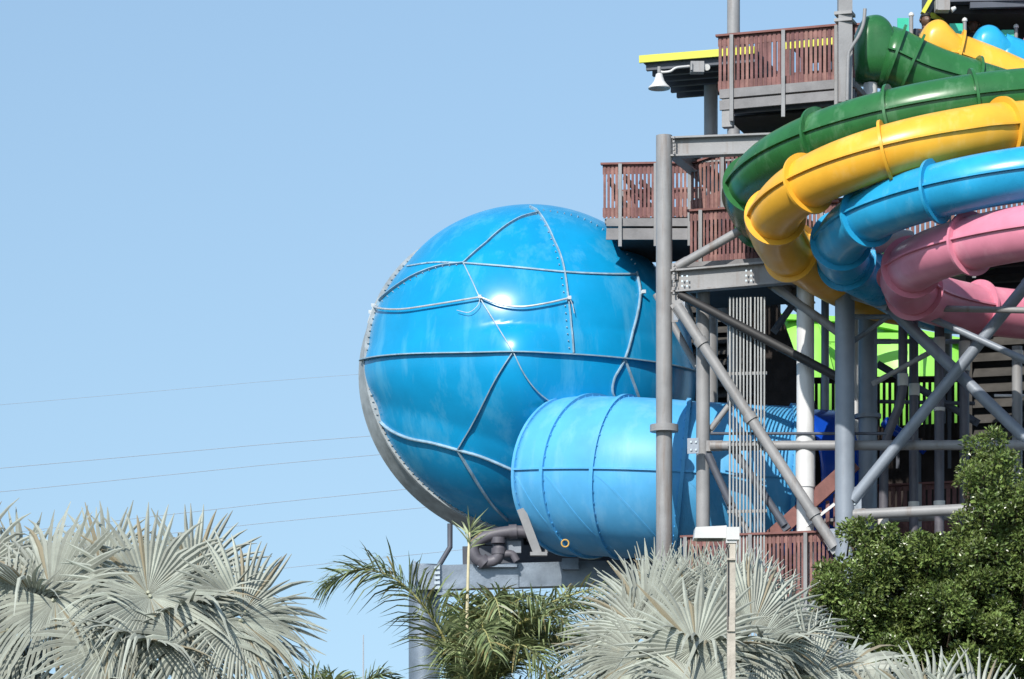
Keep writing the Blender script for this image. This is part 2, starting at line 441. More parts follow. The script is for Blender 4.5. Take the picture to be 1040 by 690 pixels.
m = MB(); m.cbox(P(579, 574, 59.45), V((.3, 0, 0)), V((0, .5, 0)), V((0, 0, .2))); m.build('bearing_plate', 'galv', sup)
m = MB(); m.cbox(P(515, 587, 59.42), V((.42, 0, 0)), V((0, .03, 0)), V((0, 0, .36)))
m.build('bearing_plate', 'galv', sup)
# cradle under the bowl: dark saddle beams and struts
m = MB()
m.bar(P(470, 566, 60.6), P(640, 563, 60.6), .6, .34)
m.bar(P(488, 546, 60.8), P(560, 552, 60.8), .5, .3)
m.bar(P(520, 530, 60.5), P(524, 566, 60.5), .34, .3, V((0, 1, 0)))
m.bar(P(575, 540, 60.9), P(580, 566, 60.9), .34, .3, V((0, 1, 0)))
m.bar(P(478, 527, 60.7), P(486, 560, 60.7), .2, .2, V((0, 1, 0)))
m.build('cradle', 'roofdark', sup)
m = MB(); m.bar(P(529, 517, 57.2), P(546, 562, 57.2), .15, .07, V((0, 1, 0))); m.cbox(P(547, 563, 57.2), V((.3, 0, 0)), V((0, .2, 0)), V((0, 0, .06)))
m.build('strap_bracket', 'steel', sup); m = MB()
m.bar(P(556, 545, 58.7), P(555, 562, 58.7), .06, .05, V((0, 1, 0)))
m.build('strap_bracket', 'steel', sup)
m = MB(); m.tube([P(457, 532, 60.0), P(457, 556, 60.0), P(445, 576, 59.8)], .05, 10); m.build('bent_strut', 'roofdark', sup)
m = MB(); m.cbox(P(522, 556, 59.5), V((.26, 0, 0)), V((0, .2, 0)), V((0, 0, .22))); m.build('junction_box', 'steel_cool', sup)

# feed pipes hanging beneath the bowl
fp = thing('feed_pipe', 'looped grey plastic water pipes hanging under the blue bowl', 'water pipe', P(500, 570, 59.3))
Yp = 59.3
m = MB(); m.tube(cat_rom([P(540, 541, Yp), P(524, 540, Yp), P(506, 542, Yp), P(490, 547, Yp), P(481, 555, Yp), P(483, 566, Yp), P(491, 571, Yp), P(503, 569, Yp), P(507, 560, Yp), P(505, 545, Yp + .2)], 6), .11, 14)
m.build('pipe', 'pvc', fp)
m = MB()
for (a, b) in (((517, 540.5), (525, 540)), ((502, 560), (511, 560)), ((488, 568), (493, 573)), ((502, 549), (510, 549))):
    if a[1] == b[1]: m.rod(P((a[0] + b[0]) / 2, a[1] - 3, Yp), P((a[0] + b[0]) / 2, a[1] + 3, Yp), .135, 14)
    else: m.rod(P(a[0], a[1], Yp), P(b[0], b[1], Yp), .135, 14)
m.build('coupling', 'pvc', fp)
m = MB(); m.tube([P(535, 541, Yp), P(545, 541, Yp)], [.17, .1], 14); m.build('end_cap', 'pvc', fp)
m = MB(); m.tube(cat_rom([P(512, 563, Yp), P(520, 563, Yp), P(525, 570, Yp)], 5), .07, 10); m.build('side_pipe', 'pvc', fp)
m = MB(); c = P(574, 552, 55.6); ring = [c + V((cos(a), 0, sin(a))) * .062 for a in [2 * pi * i / 20 for i in range(21)]]
m.tube(ring, .013, 8); tag(m.build('rope_ring', 'ring'), 'small orange ring hanging below the pale blue tube', 'ring')

# ------------------------------------------------------------------ slide tower frame
tow = thing('slide_tower', 'tall grey steel tower frame of columns, beams and diagonal braces beside the bowl', 'tower', V((T(760, 300, 2).x, T(760, 300, 2).y, 0)))
def part_rod(name, a, b, r, mt='steel', n=18, par=None):
    m = MB(); m.rod(a, b, r, n); return m.build(name, mt, par or tow)
def colm(px, py, v, wpx, mt='steel', base=0.0, name='column', par=None, sub=None):
    a = T(px, py, v); r = wpx / 2 * a.y / F
    m = MB(); m.rod(V((a.x, a.y, base)), a, r, 22)
    m.cbox(V((a.x, a.y, .03)), V((.7, 0, 0)), V((0, .7, 0)), V((0, 0, .06)))
    o = m.build(name, mt, par or tow)
    for (y, w, h) in (sub or ()):
        q = T(px, y, v); mm = MB(); mm.rod(q - UP * h / 2, q + UP * h / 2, w / 2 * q.y / F, 22); mm.build('joint_flange', mt, o)
    return o
colm(674.5, 138, 0, 16.5, sub=((434, 29, .075), (437.5, 29, .04)))
colm(714, 296, .42, 14)
colm(858, 287, 0, 20, 'steel_cool', sub=((289, 25, .07),))
o = colm(818, 290, .42, 18, 'white_steel', sub=((468, 20, .9),))
o['label'] = 'white painted column'
colm(838, 290, 3.0, 8, 'steel_cool')
colm(881.5, 300, 1.9, 19, 'steel_cool', sub=((423, 27, .07),))
colm(868, 300, 3.6, 8, 'white_steel')
colm(722, 84, 4.6, 14)
colm(745, -60, 3.9, 13, 'steel')
colm(1055, 60, .3, 20, 'steel_cool'); colm(1050, 60, 5.5, 16, 'steel_cool'); colm(960, 120, 5.5, 14, 'steel_cool')
# square column in front of the upper platform
m = MB(); a = T(858, -40, .1); b = T(858, 105, .1); m.bar(b, a, .23, .23, V((0, 1, 0))); m.build('column', 'steel', tow)
m = MB()
for y in (15, 22): m.cbox(T(858, y, .1), UD * .3, VD * .3, UP * .05)
m.build('splice_plate', 'steel', tow)
def beam(x0, y0, x1, y1, v, hpx, wm=.2, mt='steel', name='beam', v1=None):
    a = T(x0, y0, v); b = T(x1, y1, v if v1 is None else v1); m = MB(); m.ibeam(a, b, wm, hpx * a.y / F); return m.build(name, mt, tow)
bm_ = beam(683, 150, 905, 142, .05, 20, .22)
beam(714, 162, 905, 150, 1.6, 9, .2)
beam(683, 286.5, 856, 272, .05, 23, .24)
beam(683, 300, 856, 286, 2.3, 22, .24)
# cross beams running back from the front face
for (x, y) in ((683, 150), (760, 146), (850, 140), (690, 286), (775, 279), (850, 273)):
    a = T(x, y, .2); b = a + VD * 3.6; m = MB(); m.ibeam(a, b, .18, .3); m.build('beam', 'steel', tow)
# bolts on the beams
m = MB()
for x in (693, 768 - 10, 797, 831, 836):
    for (dx, dy) in ((0, -5), (5, -5), (0, 0), (5, 0), (0, 5), (5, 5)):
        m.cbox(T(x + dx, 286.5 - (x - 683) * .084 + dy, -.075), UD * .03, VD * .02, UP * .03)
m.build('beam_bolts', 'bolt', tow)
m = MB()
for y in list(range(140, 160, 4)) + list(range(270, 302, 4)): m.cbox(T(684.5, y, -.1), UD * .03, VD * .05, UP * .035)
for y in (276, 300, 319): m.cbox(T(684, y, .0), UD * .16, VD * .02, UP * .28)
m.build('gusset_plate', 'steel', tow)
def brace(x0, y0, x1, y1, wpx, v=0., mt='steel', v1=None, ends=True):
    a = T(x0, y0, v); b = T(x1, y1, v if v1 is None else v1); r = wpx / 2 * a.y / F
    m = MB(); m.rod(a, b, r, 16)
    d = (b - a).normalized()
    if ends:
        for q, s in ((a, 1), (b, -1)): m.bar(q + d * s * -.08, q + d * s * .2, .025, r * 2.15, VD.cross(d))
    return m.build('brace', mt, tow)
brace(688, 271, 806, 203, 9)
o = brace(688, 311, 848, 556, 11, -.05)
for (x, y) in ((712, 348), (762, 424.5), (826, 522)):
    m = MB(); q = T(x, y, -.05); d = (T(848, 556) - T(688, 311)).normalized(); m.rod(q - d * .06, q + d * .06, .115, 16)
    m.build('sleeve', 'steel', o)
brace(690, 299, 856, 386, 9, .03, 'rubber_and_shade', ends=False)  # grey brace coloured black in place of the shade falling on it
brace(666, 299, 708, 374, 7, 1.2, ends=False)
brace(698, 310, 708, 340, 5, 1.0)
brace(722, 453, 1046, 452, 10, .30)
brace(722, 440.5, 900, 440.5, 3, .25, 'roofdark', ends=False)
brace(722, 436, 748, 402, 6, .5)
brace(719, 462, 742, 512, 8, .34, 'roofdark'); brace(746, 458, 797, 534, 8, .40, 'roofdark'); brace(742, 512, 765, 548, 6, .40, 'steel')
brace(866, 508, 1050, 280, 12, 0, 'steel_cool')
brace(893, 302, 1048, 452, 12, .3, 'steel_cool')
brace(867, 523, 1046, 514, 11, 0, 'steel')
brace(867, 528, 1046, 523, 7, 1.8, 'steel')
brace(903, 312.5, 1046, 315.5, 6.5, -.3, 'steel', ends=False)
brace(930, 316, 1046, 368, 7, -.2, 'steel_cool')
brace(890, 388, 941, 360, 5, .5, 'steel')
brace(869, 345, 912, 315, 5, .6, 'steel_cool'); brace(866, 322, 912, 322, 5, .6, 'steel_cool')
brace(893, 347, 990, 347, 5, 1.4, 'steel_cool')
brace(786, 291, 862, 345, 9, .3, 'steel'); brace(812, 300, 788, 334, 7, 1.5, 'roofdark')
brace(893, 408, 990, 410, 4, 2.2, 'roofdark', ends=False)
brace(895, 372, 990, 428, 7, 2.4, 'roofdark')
brace(1010, 402, 1046, 402, 3, 1.2, 'white_steel', ends=False)
m = MB()
for (x, y, w_, h_) in ((866, 508, .3, .42), (866, 523, .2, .3), (850, 548, .3, .36), (704, 453, .2, .26), (690, 316, .2, .3)): m.cbox(T(x, y, .0), UD * w_, VD * .022, UP * h_)
m.build('gusset_plate', 'steel_cool', tow, smooth=False)
m = MB()
for (x, y) in ((863, 501), (868, 501), (863, 512), (868, 512), (863, 520), (868, 527), (702, 449), (707, 449), (702, 457), (707, 457), (687, 312), (692, 320)): m.cbox(T(x, y, -.02), UD * .03, VD * .03, UP * .03)
m.build('bolts', 'bolt', tow, smooth=False)
# brackets holding the slides
m = MB(); m.bar(T(866, 184, -1.5), T(930, 182, -1.5), .14, .08); m.build('support_arm', 'steel', tow)
m = MB(); m.rod(T(884, 247, -1.3), T(924, 244, -.8), .17, 18); m.build('support_arm', 'steel', tow)
m = MB(); m.bar(T(845, 292, 0), T(880, 298, 0), .3, .05); m.bar(T(858, 288, 0), T(876, 270, -1.2), .12, .12); m.build('support_arm', 'steel_cool', tow)
m = MB(); m.bar(T(795, 240, .2), T(822, 236, -.9), .1, .09); m.bar(T(822, 236, -.9), T(848, 252, -.9), .12, .16); m.build('support_arm', 'steel_cool', tow)
m = MB(); m.bar(T(900, 300, -.4), T(925, 311, -.4), .3, .1); m.bar(T(903, 312, -.3), T(860, 298, .0), .14, .14); m.build('support_arm', 'steel_cool', tow)

# ------------------------------------------------------------------ railings and platforms
def railing(par, a, b, h, n, posts=(), wood='wood', gap=(.17, .83), pw=.62, back=None, dark=False, postdrop=.55, name='railing'):
    """a, b: ends of the top rail; h: height of the boarding"""
    back = back or VD
    d = b - a; rl = MB(); tl = (b - a).length
    root = rl
    hd = MB(); hd.bar(a - d.normalized() * .03 + UP * .02, b + d.normalized() * .03 + UP * .02, .10, .035)
    pk = MB(); step = d / n
    for i in range(n):
        o = a + step * (i + (1 - pw) / 2) - UP * (h + .03)
        pk.box(o, step * pw, back * .028, UP * (h + .02))
    rl2 = pk.build(name, wood, par, smooth=False)
    bk = MB()
    bk.box(a - UP * h * gap[0] + back * .016, d, back * .03, UP * h * gap[0])
    bk.box(a - UP * h + back * .016, d, back * .03, UP * h * (1 - gap[1]))
    bk.build('board', wood if wood == 'shade_wood' else 'wood', rl2, smooth=False)
    hd.build('handrail', 'shade_wood' if wood == 'shade_wood' else 'wood_trim', rl2, smooth=False)
    for t in posts:
        q = a + d * t - back * .05; pm = MB(); pm.bar(q - UP * (h + postdrop), q + UP * .01, .06, .05, V((0, 1, 0)))
        pm.build('post', 'steel' if wood != 'shade_wood' else 'roofdark', rl2, smooth=False)
    return rl2

# upper platform
up = thing('upper_platform', 'high red-brown railed platform with grey timber edge beside the green slide hood', 'platform', T(795, 100, 2))
a = T(729, 38, .3); b = T(868, 25.5, .3)
railing(up, a, b, 54 * a.y / F, 30, (.105, .485, .87))
m = MB(); m.bar(T(731, 96, .3), T(868, 84, .3), .05, .15); m.build('fascia_board', 'greywood', up, smooth=False)
m = MB(); m.bar(T(731, 107.5, .3), T(868, 95.5, .3), .05, .16); m.build('fascia_board', 'greywood', up, smooth=False)
dz = T(731, 92, .3)
m = MB(); m.box(dz + VD * .04 - UP * .12, UD * 2.34, VD * 4.6, UP * .1); m.box(dz + UD * 2.342 + VD * 2.3 - UP * .12, UD * 5, VD * 2.3, UP * .1); m.build('deck', 'greywood', up, smooth=False)
m = MB()
for k in range(6): m.bar(dz + VD * (.25 + .8 * k) - UP * .24, dz + UD * (2.3 if k < 3 else 7.2) + VD * (.25 + .8 * k) - UP * .24, .08, .22)
m.build('joist', 'roofdark', up, smooth=False)
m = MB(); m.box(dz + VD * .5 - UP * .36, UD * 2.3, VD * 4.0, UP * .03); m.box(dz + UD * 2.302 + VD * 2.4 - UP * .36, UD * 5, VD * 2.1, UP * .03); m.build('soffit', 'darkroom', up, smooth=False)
c0 = T(731, 38, 4.6)
railing(up, c0, c0 + UD * 2.6, .9, 24, (.1, .5, .9))
m = MB(); m.box(T(733, 92, .3) - UP * .62, UD * .18, VD * .16, UP * .62); m.build('bracket', 'steel', up, smooth=False)
DECKZ = dz.z - .02
# bent handrail pipe at the green entry
m = MB(); m.tube(cat_rom([T(878.5, 9, -.1), T(877, 24, -.1), T(872, 37, -.1), T(864, 50, -.1), T(861.5, 60, -.1), T(860.5, 102, -.1)], 6), .03, 12)
tag(m.build('grab_rail', 'steel'), 'bent grey pipe grab rail beside the green slide entrance', 'handrail')

# lower platform left
lo = thing('lower_platform', 'lower red-brown railed landing behind the tall grey column above the bowl', 'platform', P(655, 245, 58.5))
YL = 58.0; bk = V((.12, 1, 0)).normalized()
a = P(612, 168, YL); b = P(702, 166.5, YL - .35)
railing(lo, a, b, 52 * YL / F, 22, (.2, .60, .98), back=bk)
m = MB(); m.bar(P(616, 226, YL), P(702, 226, YL - .35), .05, .14); m.build('fascia_board', 'greywood', lo, smooth=False)
m = MB(); m.bar(P(616, 238, YL), P(702, 238, YL - .35), .05, .20); m.build('fascia_board', 'greywood', lo, smooth=False)
q = P(614, 221, YL); m = MB(); m.box(q + bk * .04 - UP * .1, V((3.0, -.5, 0)), bk * 2.4, UP * .08); m.build('deck', 'greywood', lo, smooth=False)
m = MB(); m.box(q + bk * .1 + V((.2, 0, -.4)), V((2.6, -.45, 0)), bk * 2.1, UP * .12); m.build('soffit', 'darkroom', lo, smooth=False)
a2 = a + bk * 2.3
railing(lo, a2, a2 + V((1.7, -.3, 0)), .9, 15, (.1, .5, .9), back=bk)
for (x0, y0, x1, y1) in ((618, 170, 640, 216), (634, 168, 668, 218), (650, 172, 672, 205)):
    m = MB(); m.bar(P(x0, y0 + 12, YL + 1.9), P(x1, y1, YL + 1.9), .06, .26, V((0, 1, 0))); m.build('stringer', 'shade_wood', lo, smooth=False)
m = MB(); m.bar(P(640, 246, YL + 1.6), P(640, 246, YL + 1.6) - UP * 11.2, .2, .2, V((0, 1, 0))); m.build('column', 'roofdark', lo, smooth=False)
m = MB(); m.bar(P(640, 256, 61.8), P(676, 312, 61.8), .06, .22); m.build('stringer', 'shade_wood', lo, smooth=False)

# stair flights behind the green slide
st = thing('upper_stair', 'red-brown picket railed stair flights between the two platforms behind the green slide', 'staircase', T(740, 270, 1.2))
railing(st, T(701, 168, 1.5), T(775, 142, 1.5), 52 * 56 / F, 18, (.45,), gap=(.12, .7))
railing(st, T(700, 215.5, .9), T(850, 206, .9), 56 * 55.5 / F, 36, (.08, .5, .9), gap=(.16, .8), postdrop=.2)
m = MB()
for k in range(9):
    q = T(704, 262, 1.2) + UD * .26 * k + UP * .17 * k; m.box(q, UD * .3, VD * 1.0, UP * .05)
m.build('tread', 'greywood', st, smooth=False)
m = MB(); m.bar(T(700, 270, 1.1), T(790, 200, 1.1), .06, .24); m.build('stringer', 'wood_trim', st, smooth=False)
m = MB(); m.bar(T(702, 245, 1.0), T(775, 187, 1.0), .05, .05); m.build('grab_bar', 'steel', st, smooth=False)
m = MB(); m.box(T(688, 272, .3), UD * 1.75, VD * 2.2, UP * .08); m.build('landing', 'greywood', st, smooth=False)
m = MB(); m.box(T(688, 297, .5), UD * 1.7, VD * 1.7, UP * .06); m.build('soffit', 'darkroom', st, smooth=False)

# railing glimpsed between the slides
sr = thing('slide_deck', 'red-brown picket railing and deck glimpsed between the blue and pink slides', 'platform', T(960, 290, 3))
railing(sr, T(838, 205, 2.6), T(1085, 188, 2.6), .95, 48, (.3, .62, .9))
m = MB(); q = T(838, 262, 2.6); m.box(q, UD * 5.0, VD * 3.4, UP * .12); m.build('deck', 'greywood', sr, smooth=False)
m = MB(); m.bar(T(838, 266, 2.5), T(1085, 249, 2.5), .05, .2); m.build('fascia_board', 'greywood', sr, smooth=False)

# ------------------------------------------------------------------ walls behind the frame
def louvre_wall(x0, x1, y0, y1, v, label, step=.2):
    a = T(x0, y1, v); b = T(x1, y1, v); h = (y1 - y0) * a.y / F; d = UD * ((b - a).dot(UD))
    w = thing('louvre_wall', label, 'louvre wall', a); w['kind'] = 'thing'
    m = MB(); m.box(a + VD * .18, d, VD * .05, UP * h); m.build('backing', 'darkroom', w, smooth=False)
    m = MB(); k = 0
    while k * step < h - .05:
        o = a + UP * (k * step); m.hexa([o, o + d, o + d + VD * .16 + UP * .16, o + VD * .16 + UP * .16, o + UP * .03, o + d + UP * .03, o + d + VD * .16 + UP * .19, o + VD * .16 + UP * .19]); k += 1
    m.build('slats', 'louvre', w, smooth=False)
    for t in (0, 1): 
        q = a + d * t; mm = MB(); mm.bar(q, q + UP * h, .1, .1, V((0, 1, 0))); mm.build('frame_post', 'louvre', w, smooth=False)
    return w
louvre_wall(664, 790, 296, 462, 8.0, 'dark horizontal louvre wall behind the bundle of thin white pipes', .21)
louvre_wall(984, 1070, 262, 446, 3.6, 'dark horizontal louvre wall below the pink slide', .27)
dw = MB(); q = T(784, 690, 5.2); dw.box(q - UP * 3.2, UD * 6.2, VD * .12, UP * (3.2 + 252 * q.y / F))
tag(dw.build('boarded_wall', 'shade_wood', smooth=False), 'dark boarded wall deep inside the tower behind the pipes', 'wall', kind='thing')
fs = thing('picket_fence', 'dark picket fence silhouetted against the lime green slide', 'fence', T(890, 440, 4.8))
railing(fs, T(826, 386, 4.8), T(1000, 384, 4.8), 60 * 59 / F, 30, (.2, .5, .8), wood='shade_wood', gap=(.06, .82), pw=.5)
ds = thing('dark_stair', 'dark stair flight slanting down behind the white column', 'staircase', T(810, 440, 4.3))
m = MB(); m.bar(T(764, 312, 4.3), T(812, 446, 4.3), .08, .9); m.build('stringer', 'shade_wood', ds, smooth=False)
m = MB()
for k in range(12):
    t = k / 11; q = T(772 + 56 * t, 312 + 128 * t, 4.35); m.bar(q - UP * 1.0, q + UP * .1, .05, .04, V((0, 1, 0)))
m.build('baluster', 'shade_wood', ds, smooth=False)
m = MB(); m.bar(T(780, 306, 4.3), T(836, 432, 4.3), .09, .06); m.build('handrail', 'shade_wood', ds, smooth=False)
m = MB(); m.bar(T(764, 350, 4.9), T(820, 474, 4.9), .08, .5); m.build('stringer', 'shade_wood', ds, smooth=False)

# bundle of thin white riser pipes
rb = thing('riser_bundle', 'row of thin white vertical riser pipes in front of the pale blue tube', 'pipes', T(758, 545, .12))
xs = [741.5, 745, 748.5, 752, 755.5, 759, 762.5, 766.8, 770, 773.2, 776.5]
for i, x in enumerate(xs):
    a = T(x, 302, .15); m = MB(); b = T(x - .6, 545, .15); m.rod(b - UP * 3, a, .0145 + .003 * (i % 3 == 0), 8)
    m.build('riser_pipe', 'conduit', rb)
for y in (380, 452, 520):
    m = MB(); m.bar(T(739, y, .2), T(779, y - 1, .2), .04, .05); m.build('clamp_bar', 'steel', rb, smooth=False)

# supply pipes under the slides
def pipe(label, pts, v, wpx, caps=(), mt='pvc'):
    pp = [T(x, y, v) for x, y in pts]; r = wpx / 2 * pp[0].y / F
    base = V((pp[-1].x, pp[-1].y, 0)); t = thing('water_pipe', label, 'water pipe', base, 'grey water pipes under the slides')
    q = [base] + pp[::-1]; 
    dense = []
    for a, b in zip(q, q[1:]):
        n = max(2, int((b - a).length / .25)); dense += [a + (b - a) * i / n for i in range(n)]
    dense.append(q[-1]); sm = dense[:]
    for _ in range(2): sm = [sm[0]] + [(sm[i - 1] + sm[i] * 2 + sm[i + 1]) / 4 for i in range(1, len(sm) - 1)] + [sm[-1]]
    m = MB(); m.tube(sm, r, 16); m.build('pipe', mt, t)
    for (x, y, h) in caps:
        c = T(x, y, v); m = MB(); m.rod(c - UP * h / 2, c + UP * h / 2, r * 1.18, 16); m.build('collar', 'collar', t)
    return t
pipe('dog-legged grey water pipe with a white collar between columns under the pink slide', [(917, 326), (917, 414), (898, 440), (897, 545)], 1.0, 9.5, ((917, 386, .2), (897, 530, .1)))
pipe('straight grey water pipe with white collar next to the dog-legged pipe', [(928, 326), (928, 545)], 1.35, 9.5, ((928.5, 396, .2), (928, 514, .14)))
pipe('grey water pipe with a thin pale ring between the two wider gaps', [(954, 326), (954, 545)], 1.0, 10, ((954, 352, .3), (954, 416, .06), (954, 512, .1)))
pipe('plain grey water pipe with pale top beside the louvre wall', [(979.5, 326), (979.5, 545)], 1.3, 10, ((979.5, 362, .5),))
pipe('pale grey water pipe in front of the louvre wall beside the bush', [(1033, 352), (1033, 560)], .7, 10.5, ((1033, 360, .12),), 'steel')

# base railing and brown stair
br = thing('base_railing', 'red-brown picket railing at the foot of the tower behind the silver palm', 'railing', T(770, 600, .2))
railing(br, T(693, 546.5, .16), T(868, 540, .16), 1.05, 42, (.02, .40, .72, .98), gap=(.14, .86), pw=.6)
m = MB(); q = T(693, 600, .2); m.box(q - UP * .3, UD * 3.2, VD * 2.6, UP * .25); m.build('deck', 'greywood', br, smooth=False)
for t in (0, 1): 
    p = T(700 + 150 * t, 612, .3); m = MB(); m.bar(V((p.x, p.y, 0)), p, .2, .2, V((0, 1, 0))); m.build('post', 'steel', br, smooth=False)
bs = thing('lower_stair', 'brown wooden stair rising behind the base railing', 'staircase', T(800, 560, .5))
m = MB(); m.bar(T(772, 556, .45), T(868, 470, .45), .07, .26); m.build('stringer', 'wood_trim', bs, smooth=False)
m = MB(); m.bar(T(800, 549, .30), T(848, 512, .30), .04, .05); m.build('grab_bar', 'white_steel', bs, smooth=False)
m = MB()
for k in range(10):
    t = k / 9; q = T(786 + 70 * t, 560 - 62 * t, .55); m.bar(q - UP * .5, q + UP * .05, .06, .04, V((0, 1, 0)))
m.build('baluster', 'wood', bs, smooth=False)
m = MB()
for k in range(5):
    q = T(776, 580, .6) + UD * .26 * k + UP * .20 * k; m.box(q, UD * .28, VD * 1.1, UP * .05)
m.build('tread', 'greywood', bs, smooth=False)
ir = thing('inner_railing', 'short red-brown railing glimpsed behind the water pipes', 'railing', T(940, 530, 3.2))
railing(ir, T(885, 495, 3.2), T(985, 490, 3.2), .85, 16, (.5,), gap=(.1, .7))

# ------------------------------------------------------------------ four body slides
def ang(Xc, Yc, Rh, z0, s, deg):
    a = R(deg); return V((Xc - Rh * sin(a), Yc - Rh * cos(a), z0 - s * a))
def body_slide(name, label, mt, Xc, Yf, Rh, z0, s, start, d0, r=.378, d1=185, ringpx=(), hood=None, tail=None, r0=None):
    Yc = Yf + Rh
    pts = [V(p) for p in start]
    k = d0
    while k <= d1: pts.append(ang(Xc, Yc, Rh, z0, s, k)); k += 12
    for p in tail or (): pts.append(V(p))
    path = resample(cat_rom(pts, 10), .16)
    root = thing(name, label, 'water slide', V((Xc, Yc, 0)), 'coloured spiral body slides')
    rad = [r] * len(path)
    if r0:
        for i in range(len(path)):
            t = min(i * .16 / 2.6, 1); rad[i] = r0 + (r - r0) * t
    if tail: pass
    m = MB(); m.tube(path, rad, 30, cap=False, up=UP); o = m.build('slide_tube', mt, root, angle=60); solidify(o, .03, -1)
    FR = frames(path)
    for sg in (1, -1):
        rows = []
        for i, (p, t, sd, u) in enumerate(FR):
            q = p + sd * sg * (rad[i] - .015)
            rows.append([q + u * .03, q + sd * sg * .095 + u * .03, q + sd * sg * .095 + u * .0, q + u * -.002])
        m = MB(); m.grid(rows, True); m.build('side_flange', mt, root)
    # bolted rings: where the photo shows them
    done = []
    for (x, y) in ringpx:
        best = None
        for i in range(1, len(path) - 1):
            p = path[i]; qx = CX + F * p.x / p.y; qy = HY - F * (p.z - CZ) / p.y
            dd = (qx - x) ** 2 + (qy - y) ** 2
            if best is None or dd < best[0]: best = (dd, i)
        done.append(best[1])
    for i in done:
        p, t, sd, u = FR[i]; m = MB(); m.disc(p, t, rad[i] - .02, rad[i] + .115, .045, 44); m.build('ring_flange', mt, root)
    return root, path
gs, gp = body_slide('spiral_slide', 'dark green enclosed spiral slide, topmost of the four, sweeping down from its hooded entrance', 'green',
    7.151, 50.2, 3.238, 13.836, .449,
    [P(898, 58, 55.3), P(906, 60, 55.3), P(928, 70, 55.3), P(955, 80, 55.3), P(1000, 92, 55.4), P(1040, 102, 55.6), ang(7.151, 53.438, 3.238, 14.2, .30, -125), ang(7.151, 53.438, 3.238, 13.95, .40, -90)], -62,
    ringpx=((908, 61), (926, 69), (985, 88), (1033, 100), (993, 104), (906, 120), (828, 137), (763, 185), (775, 225)), r0=.50, d1=170, tail=[P(1010, 252, 57.2), P(1130, 252, 57.4)])
# move rings of the near run apart from the start run
ys, yp = body_slide('spiral_slide', 'golden yellow spiral slide curling below the green one', 'yellow',
    6.329, 49.2, 2.18, 12.975, .469,
    [P(962, 60, 56.2), P(972, 62, 56.2), P(1005, 74, 56.2), P(1045, 90, 56.1), P(1110, 108, 55.4), P(1165, 118, 53.2), P(1150, 122, 50.9)], -30,
    ringpx=((1023, 131), (903, 154), (824, 186), (789, 222), (800, 262), (972, 62)), r0=.42, d1=135, tail=[P(880, 298, 55.2), P(960, 312, 57.0), P(1060, 320, 58.4)])
cs, cp = body_slide('spiral_slide', 'sky blue spiral slide between the yellow and the pink ones', 'cyan',
    8.10, 48.4, 2.906, 12.358, .303,
    [P(1012, 60, 56.6), P(1022, 64, 56.6), P(1060, 74, 56.6), P(1160, 92, 56.4), P(1260, 124, 55.4), ang(8.033, 51.306, 2.906, 12.7, .3, -90)], -60,
    ringpx=((946, 194), (878, 214), (846, 244), (860, 268)), r0=.43, d1=140, tail=[P(940, 310, 56.2), P(1000, 318, 57.4), P(1090, 324, 58.6)])
ps, pp_ = body_slide('spiral_slide', 'pink spiral slide, lowest of the four', 'pink',
    10.031, 47.6, 3.784, 11.463, .039,
    [P(1052, 52, 56.8), P(1075, 58, 56.8), P(1150, 80, 56.8), P(1290, 150, 56.4), P(1380, 200, 54.8), ang(10.031, 51.384, 3.784, 11.75, .039, -90)], -60,
    ringpx=((987, 246), (924, 266), (928, 296), (995, 318)), r0=.4)
# hooded entrances
def hood(par, Y, dep, sec, mt):
    """rounded bonnet lofted through upright sections: (x, top, bottom, depth factor)"""
    rows = []
    pts = [V(p) for p in sec and [(x, t_, b_) for x, t_, b_, w_ in sec]]; ws = [V((w_, 0, 0)) for *_, w_ in sec]
    pts = cat_rom(pts, 4); ws = cat_rom(ws, 4)
    for p, w_ in zip(pts, ws):
        top = P(p.x, p.y, Y); bot = P(p.x, p.z, Y); c = (top + bot) / 2; hh = (top - bot).length / 2; row = []
        for j in range(32):
            a = 2 * pi * j / 32; e_ = .72
            row.append(c + V((0, abs(cos(a)) ** e_ * (1 if cos(a) > 0 else -1) * dep / 2 * w_.x, abs(sin(a)) ** e_ * (1 if sin(a) > 0 else -1) * hh)))
        rows.append(row)
    m = MB(); m.grid(rows, True); m.f.append(tuple(range(31, -1, -1)))
    return m.build('entrance_hood', mt, par, angle=55)
hood(gs, 55.3, 1.0, [(865.5, 50, 85, .55), (869, 33, 86, .85), (876, 21, 86.5, 1), (884, 17.5, 86.5, 1), (893, 18, 86, 1), (901, 24, 86, .98), (908, 36, 84, .9)], 'green')
hood(ys, 56.2, .95, [(929, 52, 66, .4), (933, 38, 68, .75), (940, 27, 70, .95), (949, 22.5, 70, 1), (957, 24, 70, 1), (964, 31, 72, .98), (972, 39, 76, .92), (984, 46, 84, .85)], 'yellow')
hood(cs, 56.6, .95, [(982, 54, 66, .4), (986, 42, 68, .75), (992, 32, 70, .95), (1000, 28, 72, 1), (1008, 29, 72, 1), (1014, 34, 74, .98), (1022, 42, 78, .92), (1034, 48, 84, .85)], 'cyan')
hood(ps, 56.8, .95, [(1034, 54, 66, .4), (1038, 42, 68, .75), (1045, 34, 70, .95), (1054, 31, 72, 1), (1066, 36, 72, .95), (1072, 45, 72, .85)], 'pink')
m = MB(); m.rod(P(884, 85, 55.2), P(884, 98, 55.2), .12, 16); m.build('support_foot', 'white', gs)

